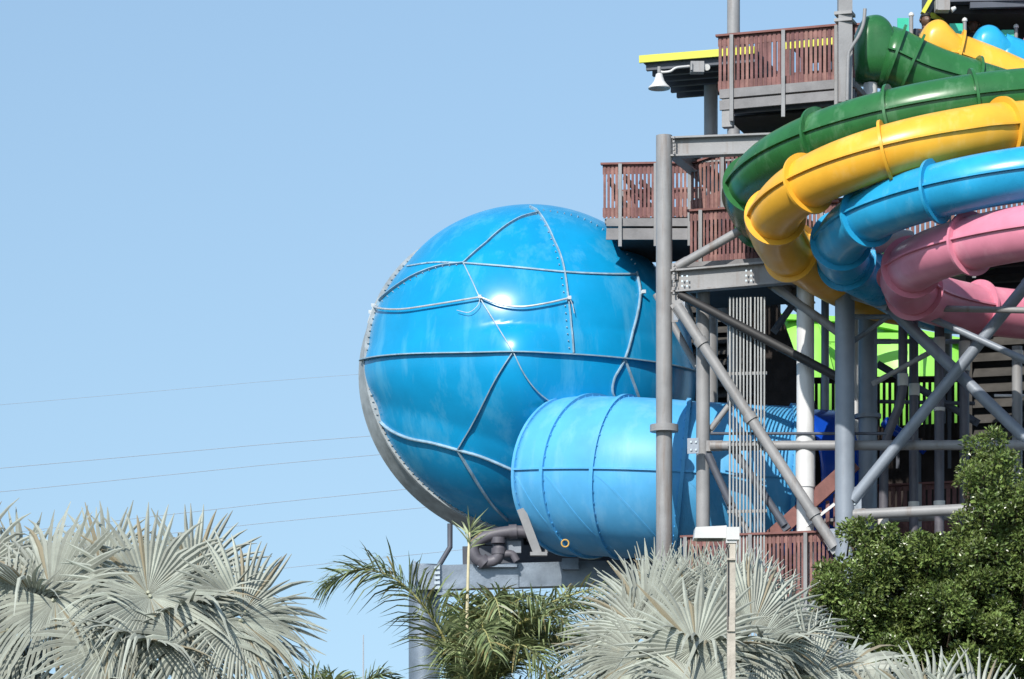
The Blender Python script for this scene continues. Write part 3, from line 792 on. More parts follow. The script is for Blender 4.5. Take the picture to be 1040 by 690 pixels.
# teal gates at the entrances
def gate(label, x0, x1, xp, y0, y1, Y):
    t = thing('entry_gate', label, 'gate', P(xp, y1 + 40, Y), 'teal gates at the slide entrances')
    m = MB(); m.box(P(x0, y1 + 6, Y), P(x1, y1 + 6, Y) - P(x0, y1 + 6, Y), V((0, .04, 0)), UP * ((y1 + 6 - y0) * Y / F)); m.build('panel', 'teal', t, smooth=False)
    m = MB(); b = P(xp, y0 - 2, Y); m.rod(V((b.x, b.y, DECKZ)), b, .035, 12); m.build('post', 'steel', t)
    m = MB(); m.tube([b, b + UP * .02, b + UP * .05, b + UP * .07], [.045, .05, .04, .01], 12); m.build('post_cap', 'white', t)
gate('small teal entry gate between the green and yellow slide hoods', 911.5, 923, 925.5, 18.5, 38, 56.6)
gate('small teal entry gate between the yellow and blue slide hoods', 964.5, 978, 979.8, 24, 44, 57.0)
gate('small teal entry gate between the blue and pink slide hoods', 1017, 1030.5, 1032, 30.5, 49, 57.4)

# ------------------------------------------------------------------ canopies, lamps
rf = thing('stair_canopy', 'flat canopy with bright yellow front edge behind the upper platform', 'canopy', T(700, 60, 4))
a = T(649, 60.5, 3.0); b = T(766, 48, 3.0); d = UD * ((b - a).dot(UD))
m = MB(); m.box(a - UP * .06, d, VD * .05, UP * .13); m.build('fascia', 'limepaint', rf, smooth=False)
m = MB(); m.bar(T(798, 47, 3.4), T(866, 40, 3.4), .05, .12); m.build('fascia', 'limepaint', rf, smooth=False)
m = MB(); m.box(T(798, 43, 3.46), UD * 2.2, VD * 1.6, UP * .04); m.build('roof_sheet', 'roofdark', rf, smooth=False)
m = MB(); m.box(a + VD * .052 + UP * .0, d, VD * 2.4, UP * .05); m.build('roof_sheet', 'roofdark', rf, smooth=False)
m = MB()
for k in range(6): m.bar(a + UD * (.1) + VD * (.15 + .42 * k) - UP * .10, a + d + VD * (.15 + .42 * k) - UP * .10, .09, .16)
m.build('purlin', 'roofdark', rf, smooth=False)
bl = thing('bell_lamp', 'white bell-shaped lamp on a curved arm under the yellow-edged canopy', 'lamp', P(669.5, 90, 57.6))
Yk = 57.6
prof = [(0.012, 74.5), (.05, 76), (.06, 79), (.085, 83), (.13, 86.5), (.178, 89), (.185, 90.5)]
m = MB(); rows = [[V((P(669.5, y, Yk).x + r * cos(2 * pi * j / 24), Yk + r * sin(2 * pi * j / 24), P(669.5, y, Yk).z)) for j in range(24)] for r, y in prof]
m.grid(rows, True); o = m.build('shade', 'white', bl); solidify(o, .012, -1)
m = MB(); m.tube(cat_rom([P(669.5, 77, Yk), P(669.5, 73, Yk), P(674, 73.5, Yk), P(681, 72.5, Yk), P(687, 69, Yk), P(700, 67.5, Yk + .1)], 5), .022, 10); m.build('arm', 'white', bl)
m = MB(); m.rod(P(669.5, 68, Yk), P(669.5, 74, Yk), .035, 10); m.build('cap', 'steel', bl)
fl = thing('floodlight', 'grey boxy floodlight with a small round head beside the bell lamp', 'floodlight', P(708, 70, Yk))
m = MB(); m.cbox(P(708, 69, Yk), V((.24, 0, 0)), V((0, .2, 0)), UP * .19); m.cbox(P(702, 68.5, Yk - .05), V((.03, 0, 0)), V((0, .2, 0)), UP * .14); m.build('housing', 'steel', fl, smooth=False)
m = MB(); m.rod(P(718, 68.5, Yk - .05), P(718.3, 68.5, Yk + .08), .055, 16); m.rod(P(713, 68.5, Yk), P(718, 68.5, Yk), .02, 8); m.build('head', 'white', fl)

rt = thing('top_canopy', 'dark-roofed top station canopy with a yellow-green sloping edge', 'canopy', P(1000, 20, 59))
a = P(937, 14, 56.9); b = P(972, -48, 56.9)
m = MB(); m.bar(a, b, .07, .16, V((0, 1, 0))); m.build('fascia', 'limepaint', rt, smooth=False)
m = MB(); m.bar(P(941, 15, 56.9), P(978, 21.5, 58.5), .05, .09); m.build('fascia', 'limepaint', rt, smooth=False)
e = V((.45, 6, 0)); m = MB(); up_ = (b - a)
m.box(a + V((.05, .03, .02)), up_, e * .5, V((.06, 0, -.05))); m.build('roof_sheet', 'roofdark', rt, smooth=False)
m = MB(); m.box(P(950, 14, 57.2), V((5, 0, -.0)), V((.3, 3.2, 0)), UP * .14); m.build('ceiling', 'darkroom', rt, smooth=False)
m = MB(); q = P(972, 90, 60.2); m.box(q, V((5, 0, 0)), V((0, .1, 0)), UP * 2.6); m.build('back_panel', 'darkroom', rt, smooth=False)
m = MB(); m.bar(P(985, 6, 57.0), P(1060, 4, 57.0), .1, .1); m.build('beam', 'roofdark', rt, smooth=False)
m = MB(); m.box(P(958, 2, 57.0), V((5, -.4, 0)), V((0, 3, 0)), UP * .9); m.build('gable', 'roofdark', rt, smooth=False)
fl2 = thing('floodlight', 'pale boxy floodlight tucked under the top station canopy', 'floodlight', P(958, 10, 56.7))
m = MB(); m.cbox(P(957, 6, 56.6), V((.24, 0, 0)), V((0, .22, 0)), UP * .2); m.cbox(P(950.5, 6, 56.6), V((.03, 0, 0)), V((0, .24, 0)), UP * .18); m.build('housing', 'steel', fl2, smooth=False)
m = MB(); m.tube([P(966, 10.5, 56.6), P(970.5, 8, 56.6)], [.05, .03], 12); m.build('head', 'white', fl2)

# ------------------------------------------------------------------ people on the top deck
def person(label, px, Y, topy, yaw, shirt, h=1.70, lean=0.0):
    top = P(px, topy, Y); base = V((top.x, top.y, DECKZ)); h = top.z - DECKZ
    k = h / 1.72
    joints = {'pelvis': (0, 0, .93), 'belly': (0, 0, 1.08), 'chest': (0, .01, 1.30), 'neck': (0, .0, 1.45), 'skull0': (0, -.01, 1.53),
              'hl': (.09, 0, .90), 'kl': (.10, -.02, .50), 'al': (.10, .02, .08), 'tl': (.11, -.14, .03),
              'hr': (-.09, 0, .90), 'kr': (-.10, -.03, .50), 'ar': (-.10, .02, .08), 'tr': (-.11, -.14, .03),
              'sl': (.17, .0, 1.40), 'el': (.24, .01, 1.12), 'wl': (.20, -.16, .94), 'fl': (.19, -.24, .90),
              'sr': (-.17, 0, 1.40), 'er': (-.26, .02, 1.13), 'wr': (-.25, -.12, .90), 'fr': (-.25, -.20, .86)}
    rad = dict(pelvis=.14, belly=.125, chest=.145, neck=.055, skull0=.06, hl=.10, kl=.06, al=.04, tl=.035, hr=.10, kr=.06, ar=.04, tr=.035,
               sl=.062, el=.045, wl=.03, fl=.03, sr=.062, er=.045, wr=.03, fr=.03)
    E = [('pelvis', 'belly'), ('belly', 'chest'), ('chest', 'neck'), ('neck', 'skull0'), ('pelvis', 'hl'), ('hl', 'kl'), ('kl', 'al'), ('al', 'tl'),
         ('pelvis', 'hr'), ('hr', 'kr'), ('kr', 'ar'), ('ar', 'tr'), ('chest', 'sl'), ('sl', 'el'), ('el', 'wl'), ('wl', 'fl'), ('chest', 'sr'), ('sr', 'er'), ('er', 'wr'), ('wr', 'fr')]
    root = thing('person', label, 'person', base); root.rotation_euler = (0, 0, yaw)
    names = list(joints); me = bpy.data.meshes.new('body')
    vs = [tuple(c * k for c in joints[n]) for n in names]; ed = [(names.index(a), names.index(b)) for a, b in E]; rads = [rad[n] * k for n in names]
    for (w, s) in (('fl', 1), ('fr', -1)):          # five fingers on each hand
        w0 = V(joints[w])
        for q in range(5):
            off = V(((q - 1.5) * .02 * s, -.02, 0)) if q < 4 else V((-.04 * s, .02, .01))
            b0 = w0 + off; b1 = b0 + (V((0, -.04, -.035)) if q < 4 else V((-.012 * s, -.035, -.01))); b2 = b1 + V((0, -.012, -.03))
            n = len(vs); vs += [tuple(b0 * k), tuple(b1 * k), tuple(b2 * k)]; rads += [.012 * k, .010 * k, .008 * k]
            ed += [(names.index(w), n), (n, n + 1), (n + 1, n + 2)]
    me.from_pydata(vs, ed, [])
    o = bpy.data.objects.new('body', me); COL.objects.link(o); o.parent = root; me.materials.append(M['skin'])
    sk = o.modifiers.new('skin', 'SKIN'); sk.use_smooth_shade = True
    for i, q in enumerate(me.skin_vertices[0].data): q.radius = (rads[i], rads[i]); q.use_root = (i == 0)
    sb = o.modifiers.new('sub', 'SUBSURF'); sb.levels = 2; sb.render_levels = 2
    # head with face
    def head_pt(u, v_):
        a = 2 * pi * u; b = pi * v_; n = V((sin(b) * sin(a), -sin(b) * cos(a), cos(b)))
        p = V((n.x * .076, n.y * .098, n.z * .118))
        if p.z < -.03: p.x *= 1 - (-.03 - p.z) * 3.0; p.y += -.012 * (-.03 - p.z) / .09 if n.y < 0 else 0
        fx = math.exp(-((p.x) / .014) ** 2 - ((p.z + .012) / .03) ** 2) if n.y < 0 else 0; p.y -= .022 * fx
        for sx in (-1, 1):
            if n.y < 0: p.y += .010 * math.exp(-((p.x - sx * .031) / .014) ** 2 - ((p.z - .012) / .012) ** 2)
        if n.y < 0: p.y -= .006 * math.exp(-(p.x / .022) ** 2 - ((p.z + .058) / .009) ** 2)
        return (p + V((0, -.015, 1.60))) * k
    m = MB(); m.grid([[head_pt(j / 32, i / 24) for j in range(32)] for i in range(25)], True)
    for sx in (-1, 1): m.tube([V((sx * .074, 0, 1.58)) * k, V((sx * .088, .008, 1.60)) * k, V((sx * .084, .01, 1.62)) * k], [.012 * k, .022 * k, .012 * k], 8)
    hd = bpy.data.meshes.new('head'); hd.from_pydata([tuple(p) for p in m.v], [], m.f); hd.update(); hd.materials.append(M['skin'])
    hd.polygons.foreach_set('use_smooth', [True] * len(hd.polygons))
    ho = bpy.data.objects.new('head', hd); COL.objects.link(ho); ho.parent = root
    def local(mm, name, mt):
        q = bpy.data.meshes.new(name); q.from_pydata([tuple(p) for p in mm.v], [], mm.f); q.update(); q.materials.append(M[mt])
        q.polygons.foreach_set('use_smooth', [True] * len(q.polygons)); oo = bpy.data.objects.new(name, q); COL.objects.link(oo); oo.parent = root
    m = MB(); rows = []
    for i in range(13):
        b = R(100) * i / 12; row = []
        for j in range(32):
            a = 2 * pi * j / 32; n = V((sin(b) * sin(a), -sin(b) * cos(a), cos(b)))
            fr = max(0, -n.y); zc = n.z if n.y > -.15 else max(n.z, .36)
            row.append((V((n.x * .088, n.y * .112 + .004, zc * .136)) + V((0, -.012, 1.603))) * k)
        rows.append(row)
    m.grid(rows, True); local(m, 'hair', 'hair')
    m = MB(); prof = [(.86, .17, .125), (1.0, .155, .115), (1.15, .155, .115), (1.3, .18, .125), (1.39, .19, .105), (1.44, .10, .075), (1.46, .062, .062)]
    m.grid([[V((a * cos(2 * pi * j / 28), b * sin(2 * pi * j / 28), z)) * k for j in range(28)] for z, a, b in prof], True)
    for sx in (-1, 1): m.tube([V((sx * .15, 0, 1.40)) * k, V((sx * .20, .0, 1.33)) * k, V((sx * .235, .01, 1.20)) * k], [.075 * k, .072 * k, .07 * k], 14)
    local(m, 'shirt', shirt)
    m = MB(); prof = [(.62, .09, .10), (.75, .10, .11), (.88, .105, .12)]
    for sx in (-1, 1): m.grid([[V((sx * .09 + a * cos(2 * pi * j / 20), b * sin(2 * pi * j / 20), z)) * k for j in range(20)] for z, a, b in prof], True)
    m.grid([[V((a * cos(2 * pi * j / 28), b * sin(2 * pi * j / 28), z)) * k for j in range(28)] for z, a, b in [(.82, .18, .135), (.95, .172, .13)]], True)
    local(m, 'shorts', shirt)
    return root
person('dark-haired person in dark clothes standing behind the yellow slide hood', 939.5, 56.9, 13.5, R(25), 'shirt')
person('dim dark-haired person standing in the shade beside the blue slide hood', 988.5, 57.8, 17, R(-15), 'shirt')

# ------------------------------------------------------------------ lime bowl and blue tube far behind
lb = thing('lime_slide', 'big lime green slide wall seen through the tower legs', 'water slide', P(890, 470, 74))
Yg = 74.0; m = MB()
prof = [(-1.0, 322), (-.2, 322), (0, 330)]
def lime_sheet(x0, x1, ytop0, ytop1, ybot, bow, name='slide_wall'):
    rows = []
    for i in range(15):
        t = i / 14; x = x0 + (x1 - x0) * t; yt = ytop0 + (ytop1 - ytop0) * t; row = []
        for j in range(9):
            s = j / 8; q = P(x, yt + (ybot - yt) * s, Yg); q.y += bow * ((t - .5) ** 2) * 4 - .5 * sin(pi * s); row.append(q)
        rows.append(row)
    m = MB(); m.grid(rows); o = m.build(name, 'lime', lb, angle=60); solidify(o, .08, 1); return o
lime_sheet(782, 870, 322, 326, 445, .6); lime_sheet(871, 1000, 326, 352, 445, .6)
for (x0, y0, x1, y1) in ((782, 322, 870, 326), (871, 326, 1000, 352)):
    m = MB(); m.bar(P(x0, y0, Yg - .1), P(x1, y1, Yg - .1), .3, .12); m.build('top_flange', 'lime', lb)
m = MB(); m.bar(P(838, 343, Yg - .75), P(916, 343, Yg - .75), .12, .2)
m.build('rib', 'lime', lb)
for (x, y0, x2, y2) in ((832, 328, 846, 380), (936, 345, 936, 440), (842, 350, 872, 372)):
    m = MB(); m.bar(P(x, y0, Yg - .72), P(x2, y2, Yg - .72), .06, .06, V((0, 1, 0))); m.build('rib', 'lime', lb)
for x in (800, 985): 
    b = P(x, 440, Yg + .3); m = MB(); m.rod(V((b.x, b.y, 0)), b, .2, 14); m.build('leg', 'steel', lb)
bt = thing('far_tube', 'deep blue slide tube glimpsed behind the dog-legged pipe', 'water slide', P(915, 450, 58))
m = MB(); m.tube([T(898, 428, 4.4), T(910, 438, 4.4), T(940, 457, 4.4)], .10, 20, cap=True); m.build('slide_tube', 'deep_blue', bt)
m = MB(); q = T(930, 446, 4.4); m.rod(V((q.x, q.y, 0)), q, .1, 12); m.build('leg', 'roofdark', bt)

# ------------------------------------------------------------------ power lines and distant mast
wl = [((-40, 413), (700, 352), 'topmost and faintest thin power line crossing the sky behind the bowl'),
      ((-40, 477.5), (700, 415), 'second power line from the top, crossing behind the bowl'),
      ((-40, 502), (700, 431), 'third power line from the top, just above the silver palm'),
      ((-40, 545), (700, 465), 'fourth power line from the top, emerging over the silver palm'),
      ((-40, 563), (700, 487), 'fifth power line from the top, just above the lowest one'),
      ((-40, 613), (700, 532), 'lowest power line, passing under the blue bowl')]
for i, (a, b, lab) in enumerate(wl):
    Yw = 210 + 4 * (i % 3); pa = P(*a, Yw); pb = P(*b, Yw + 30); pa, pb = pa - (pb - pa) * 1.6, pb + (pb - pa) * .8; pts = []
    for k in range(61):
        t = k / 60; q = pa + (pb - pa) * t; q.z -= .12 * sin(pi * ((t * 3.4) % 1)); pts.append(q)
    m = MB(); m.tube(pts, .019 if i else .011, 6); tag(m.build('power_line', 'wire'), lab, 'power line', 'power lines across the sky')
m = MB(); q = P(369, 645, 320); m.tube([V((q.x, q.y, 0)), q], [.22, .05], 8)
o = m.build('radio_mast', 'wire'); tag(o, 'thin distant mast low against the sky near the galvanized column', 'mast')

# ------------------------------------------------------------------ lamp post in front
lp = thing('lamp_post', 'cream post with a flat white lamp head in front of the silver palm', 'lamp post', V((P(742, 600, 31).x, 31, 0)))
m = MB(); b = P(742.5, 548, 31); a = V((b.x, b.y, 0)); m.bar(a, b, .078, .078, V((0, 1, 0))); m.build('pole', 'post', lp, smooth=False)
m = MB(); m.bar(P(742.5, 543, 31), P(742.5, 552, 31), .10, .10, V((0, 1, 0))); m.cbox(P(744, 542.5, 31), V((.12, 0, 0)), V((0, .14, 0)), UP * .12); m.build('bracket', 'white', lp, smooth=False)
m = MB(); q0 = P(705, 546.5, 31); m.hexa([q0, P(738, 546.5, 31), P(738, 546.5, 31) + V((0, .3, 0)), q0 + V((0, .3, 0)), P(706.5, 535.5, 31), P(738, 533.8, 31), P(738, 533.8, 31) + V((0, .3, 0)), P(706.5, 535.5, 31) + V((0, .3, 0))]); m.build('lamp_head', 'white', lp, smooth=False)
m = MB(); m.box(P(709, 547.4, 31) + V((0, .05, 0)), V((.24, 0, 0)), V((0, .2, 0)), UP * .02); m.build('lens', 'roofdark', lp, smooth=False)
m = MB(); m.tube(cat_rom([P(740, 552, 30.94), P(738.6, 556, 30.93), P(739.6, 566, 30.94), P(739.4, 640, 30.94)], 4), .006, 6); m.build('cable', 'rubber_and_shade', lp)
m = MB(); m.cbox(P(742.5, 634, 30.95), V((.075, 0, 0)), V((0, .02, 0)), UP * .14); m.cbox(P(742.5, 568, 30.95), V((.085, 0, 0)), V((0, .03, 0)), UP * .02); m.build('cover_plate', 'post', lp, smooth=False)

# ------------------------------------------------------------------ silver fan palms
def fan_leaf(hub, axis, nrm, Rl, rng, nseg=50, spread=155, cup=.06, droop=.10, fuse=.50, back=.25, fold=None):
    nz = nrm.normalized(); ax = (axis - nz * axis.dot(nz)).normalized(); sx = ax.cross(nz).normalized()
    m = MB(); dth = R(spread) * 2 / nseg
    ts = (.02, .22, .40, fuse, .68, .84, 1.0)
    pleat = .62
    fold = rng.uniform(.0, .24) if fold is None else fold
    wav = [rng.uniform(0, 6.28) for _ in range(3)]
    for i in range(nseg):
        th = R(spread) * (-1 + 2 * (i + .5) / nseg)
        L = Rl * (.84 + .16 * cos(th * .6)) * rng.uniform(.9, 1.05)
        jit = rng.gauss(0, .04); dr = droop * rng.uniform(.3, 1.7) + (rng.uniform(.2, .6) if rng.random() < .09 else 0); out = rng.gauss(0, .06) + .05 * sin(3 * th + wav[0]) + .03 * sin(7 * th + wav[1])
        if rng.random() < .05: L *= rng.uniform(.6, .85)
        rows = []
        for t in ts:
            rho = t * L; tt = max(0, (t - fuse) / (1 - fuse))
            a = th + jit * tt; d = ax * cos(a) + sx * sin(a); tn = -ax * sin(a) + sx * cos(a)
            w = rho * math.tan(dth / 2) if t <= fuse else fuse * L * math.tan(dth / 2) * (1 - tt) ** .6 * 1.12
            w = max(w, .003)
            q = hub + d * rho + nz * (cup * rho * rho / Rl) + nz * out * L * tt * tt
            pr = max(0, cos(th)); q -= nz * back * pr * pr * (rho / Rl) ** 2 * Rl; q += nz * fold * abs(sin(th)) * rho * (.6 + .4 * cos(th))
            q.z -= dr * L * tt ** 1.7
            ridge = w * pleat * (.8 if t > .8 else 1)
            rows.append((q - tn * w - nz * ridge * .5, q + nz * ridge * .9, q + tn * w - nz * ridge * .5))
        b = len(m.v)
        for r_ in rows: m.v += list(r_)
        for k in range(len(rows) - 1):
            o = b + 3 * k
            m.f += [(o, o + 1, o + 4, o + 3), (o + 1, o + 2, o + 5, o + 4)]
    return m
def fan_palm(label, crown, leaves, nrand, seed, Rl=1.15, lo_el=-35, hi_el=70, az_rng=(0, 360), pet=(.9, 1.4), dry=2, group='silver fan palms in the foreground'):
    rng = random.Random(seed)
    root = thing('fan_palm', label, 'palm tree', V((crown.x, crown.y, 0)), group)
    m = MB(); n = 14; pts = []; rad = []
    for i in range(n + 1):
        t = i / n; pts.append(V((crown.x + .1 * sin(t * 2), crown.y, (crown.z - .1) * t))); rad.append(.26 - .06 * t + .012 * (i % 2))
    m.tube(pts, rad, 18); m.build('trunk', 'bark', root)
    def put(hub, axis, nrm, Rl_, mt='silver', **k):
        lm = fan_leaf(hub, axis, nrm, Rl_, rng, **k); o = lm.build('frond', mt, root, smooth=False)
        mid = (crown + hub) / 2 + V((0, 0, .08)); end = hub - nrm.normalized() * .05
        pm = MB(); pm.tube(cat_rom([crown + (hub - crown).normalized() * .1, mid, hub, end], 5), [.038] * 5 + [.028] * 5 + [.018] * 5 + [.008], 8)
        pm.build('petiole', 'petiole', o)
    for (px, py, Y, phi, yaw, pit, rl, kw) in leaves:
        hub = P(px, py, Y); yw, pt, ph = R(yaw), R(pit), R(phi)
        nz = V((sin(yw) * cos(pt), -cos(yw) * cos(pt), sin(pt))); ax = V((cos(ph), 0, sin(ph)))
        put(hub, ax, nz, rl, **kw)
    for i in range(nrand):
        az = R(az_rng[0] + (az_rng[1] - az_rng[0]) * ((i * .618 + rng.uniform(-.05, .05)) % 1)); el = R(lo_el + (hi_el - lo_el) * rng.random())
        d = V((cos(az) * cos(el), sin(az) * cos(el), sin(el))); hub = crown + d * rng.uniform(*pet); hub.z -= .15
        nrm = UP - d * d.z
        if nrm.length < .2: nrm = -d.cross(UP)
        nrm = nrm.normalized() + V((rng.uniform(-.3, .3), rng.uniform(-.6, .1), rng.uniform(-.2, .2)))
        put(hub, d - UP * .1, nrm, Rl * rng.uniform(.85, 1.05), droop=.16)
    for i in range(dry):
        az = R(rng.uniform(180, 360)); d = V((cos(az) * .8, sin(az) * .8, -.75)); hub = crown + d * .8
        put(hub, d, V((d.x, d.y, .4)), Rl * .85, 'silverdry', droop=.3, spread=110)
    return root
c1 = P(140, 668, 35.4)
fan_palm('broad silvery fan palm standing away from the tower, with a ragged spiky crown', c1, [
    (150, 603, 34.4, 94, 8, 4, 1.10, {}),
    (152, 606, 34.2, -82, 12, 30, 1.02, dict(droop=.25, spread=125)),
    (52, 602, 34.5, 112, -25, 8, 1.12, {}),
    (56, 610, 34.3, -80, -18, 30, 1.0, dict(droop=.3, spread=120)),
    (247, 622, 34.5, 48, 22, 10, .98, {}),
    (243, 630, 34.3, -70, 20, 25, .95, dict(droop=.32, spread=110)),
    (105, 588, 35.6, 100, -8, -4, .95, {}), (196, 590, 35.8, 70, 12, -4, .95, {}), (20, 596, 35.6, 118, -20, 0, .95, {}),
    (10, 640, 34.6, 150, -30, 10, 1.0, {}), (110, 655, 34.0, -95, 5, 30, 1.0, dict(droop=.3)), (195, 650, 34.1, -60, 18, 25, .95, dict(droop=.3)),
    (-25, 580, 35.5, 110, -10, 5, 1.0, {}),
    ], 12, 3, 1.1, -30, 35)
c2 = P(722, 700, 34.2)
fan_palm('silvery fan palm half behind the cream lamp post, in front of the tower', c2, [
    (707, 657, 32.9, 91, 4, 10, .92, dict(spread=162, droop=.08, fold=.10)),
    (656, 642, 33.5, 116, -22, 10, 1.0, dict(spread=118, droop=.10, fold=.16)),
    (764, 638, 33.5, 60, 20, 10, 1.0, dict(spread=118, droop=.10, fold=.18)),
    (664, 628, 33.9, 108, -10, 2, .86, dict(spread=85, droop=.05)), (708, 618, 33.8, 92, 2, 2, .76, dict(spread=85, droop=.04)), (752, 622, 33.9, 78, 10, 2, .78, dict(spread=85, droop=.05)),
    (690, 632, 34.2, 98, -4, 0, .92, dict(spread=90, droop=.04)), (735, 634, 34.2, 82, 6, 0, .92, dict(spread=90, droop=.04)),
    (800, 655, 33.8, 44, 26, 10, .92, dict(spread=120)), (632, 658, 33.6, 142, -24, 12, .82, dict(spread=120)),
    (772, 650, 33.2, -35, 20, 24, .80, dict(spread=95, droop=.15)), (650, 668, 33.1, 200, -20, 24, .78, dict(spread=95, droop=.16)),
    (825, 688, 33.4, 25, 25, 18, .85, dict(spread=120)), (706, 696, 32.7, 96, 8, 34, .70, dict(spread=110, fold=.3)),
    ], 9, 8, 1.05, -20, 30, dry=1)
c3 = P(948, 775, 31.5)
fan_palm('silvery fan palm tips peeking up below the glossy green tree', c3, [
    (945, 728, 30.8, 92, 2, 6, .80, dict(droop=.06)), (900, 735, 31.0, 118, -18, 6, .78, dict(droop=.06)), (992, 738, 31.0, 66, 18, 6, .84, dict(droop=.06)),
    (1040, 760, 31.2, 50, 24, 10, .8, {}), (862, 745, 31.3, 128, -26, 10, .8, {}),
    ], 7, 5, .85, -20, 25, dry=0)

# ------------------------------------------------------------------ feather palm
def feather_frond(root, pts, Lmax, n, rng, width=.030, mt='feather', twist=0., updir=None, droop=.35):
    path = cat_rom(pts, 10); path = resample(path, sum((b - a).length for a, b in zip(path, path[1:])) / n)
    m = MB(); k = len(path); rad = [.026 - .020 * i / (k - 1) for i in range(k)]; m.tube(path, rad, 6)
    ra = m.build('frond', 'rachis', root)
    lf = MB()
    for i in range(2, k):
        t = i / (k - 1); p = path[i]; tg = (path[min(i + 1, k - 1)] - path[i - 1]).normalized()
        sd = tg.cross(UP if updir is None else updir).normalized(); u = sd.cross(tg).normalized()
        ln = 1.22 * Lmax * (sin(pi * (.16 + .78 * t)) ** .6) * rng.uniform(.85, 1.1)
        for s in (-1, 1):
            for rep in range(2):
                lift = rng.uniform(-.3, .95); d = (sd * s * rng.uniform(.7, 1.0) + tg * rng.uniform(.55, .95) + u * lift).normalized()
                w = width * rng.uniform(.7, 1.15); wd = d.cross(u).normalized()
                wd = (wd + u * rng.uniform(-.5, .5)).normalized(); prev = None; b = len(lf.v)
                st = (0, .3, .65, 1.0); ws = (.5, 1.0, .8, .06)
                dr = droop * rng.uniform(.5, 1.5)
                for q, ww in zip(st, ws):
                    c = p + d * ln * q - UP * dr * ln * q ** 2.2
                    lf.v += [c - wd * w * ww / 2, c + wd * w * ww / 2]
                for q in range(3): o = b + 2 * q; lf.f.append((o, o + 1, o + 3, o + 2))
    lf.build('leaflets', mt, ra, smooth=False)
    return ra
rng = random.Random(11)
YF = 41.0
fr_ = thing('feather_palm', 'green feather palm with arching fronds below the bowl support', 'palm tree', V((P(478, 700, YF).x, YF, 0)))
cf = P(478, 712, YF)
m = MB(); m.tube([V((cf.x, cf.y, 0)), V((cf.x + .05, cf.y, cf.z * .5)), cf], [.2, .17, .14], 14); m.build('trunk', 'bark', fr_)
def PF(lst): return [P(x, y, YF + dy) for x, y, dy in lst]
feather_frond(fr_, PF([(476, 708, 0), (462, 672, -.2), (438, 626, -.4), (404, 590, -.5), (366, 578, -.5), (334, 592, -.5)]), .78, 66, rng, .032, droop=.45)
feather_frond(fr_, PF([(478, 708, 0), (470, 670, .2), (462, 640, .3), (450, 618, .3)]), .50, 30, rng, droop=.3)
feather_frond(fr_, PF([(480, 708, 0), (478, 665, -.3), (474, 630, -.4), (466, 606, -.5)]), .5, 36, rng, droop=.25)
feather_frond(fr_, PF([(482, 708, 0), (496, 660, .1), (508, 625, .2), (506, 606, .2)]), .48, 34, rng, droop=.3)
feather_frond(fr_, PF([(484, 708, 0), (505, 668, .2), (540, 632, .5), (585, 612, .7), (620, 622, .8)]), .6, 46, rng, droop=.45)
feather_frond(fr_, PF([(484, 710, 0), (520, 676, -.3), (560, 655, -.5), (600, 652, -.6), (640, 672, -.7)]), .58, 44, rng, droop=.45)
feather_frond(fr_, PF([(482, 710, 0), (500, 672, -.6), (525, 655, -1.0), (548, 668, -1.2), (560, 692, -1.3)]), .5, 36, rng, droop=.5)
feather_frond(fr_, PF([(480, 710, 0), (484, 668, -.8), (484, 645, -1.1), (492, 640, -1.4), (500, 660, -1.6)]), .5, 34, rng, droop=.4)
feather_frond(fr_, PF([(484, 708, 0), (530, 650, .9), (560, 615, 1.1), (575, 600, 1.2)]), .5, 36, rng, droop=.4)
feather_frond(fr_, PF([(484, 712, 0), (560, 690, .3), (610, 680, .3), (660, 690, .3)]), .55, 40, rng, droop=.4)
for _ in range(17):
    x1 = 456 + 196 * ((_ * .618) % 1); dx = x1 - 482; y1 = rng.uniform(598, 664); dy = rng.uniform(-1.3, 1.0)
    feather_frond(fr_, PF([(482 + rng.uniform(-6, 6), 712, 0), (482 + dx * .35, 690 - (712 - y1) * .55, dy * .4), (482 + dx * .75, y1, dy * .8), (482 + dx, y1 + rng.uniform(0, 26), dy)]), rng.uniform(.42, .58), 42, rng, .028, droop=rng.uniform(.25, .5))
m = MB(); sp = PF([(474, 660, -.6), (474.5, 620, -.6), (476, 560, -.6), (477, 541, -.6)]); m.tube(sp, [.022, .021, .017, .013], 8); spo = m.build('spear', 'spear', fr_)
m = MB()
for i in range(26):
    d = V((rng.uniform(-.5, .9), rng.uniform(-.5, .5), rng.uniform(.1, 1))).normalized(); p = sp[-1] - UP * rng.uniform(-.05, .22); ln = rng.uniform(.2, .42); wd = d.cross(V((0, 1, 0))).normalized(); b = len(m.v)
    for q, ww in ((0, .5), (.4, 1), (1, .1)):
        c = p + d * ln * q - UP * .15 * ln * q * q; m.v += [c - wd * .009 * ww, c + wd * .009 * ww]
    m.f += [(b, b + 1, b + 3, b + 2), (b + 2, b + 3, b + 5, b + 4)]
m.build('tuft', 'feather', spo, smooth=False)
# low frond tips of a second palm at the bottom left
f2 = thing('feather_palm', 'low feather palm frond tips beside the broad silvery palm', 'palm tree', V((P(345, 700, 38).x, 38, 0)))
cf2 = P(345, 745, 38)
m = MB(); m.tube([V((cf2.x, cf2.y, 0)), cf2], [.18, .14], 12); m.build('trunk', 'bark', f2)
for e_ in ([(345, 742, 0), (325, 700, -.2), (300, 684, -.3), (280, 688, -.3)], [(345, 742, 0), (362, 705, 0), (385, 686, 0), (402, 690, 0)], [(345, 742, 0), (340, 700, .3), (338, 690, .3), (330, 684, .3)]):
    feather_frond(f2, [P(x, y, 38 + d) for x, y, d in e_], .4, 30, rng, droop=.35)

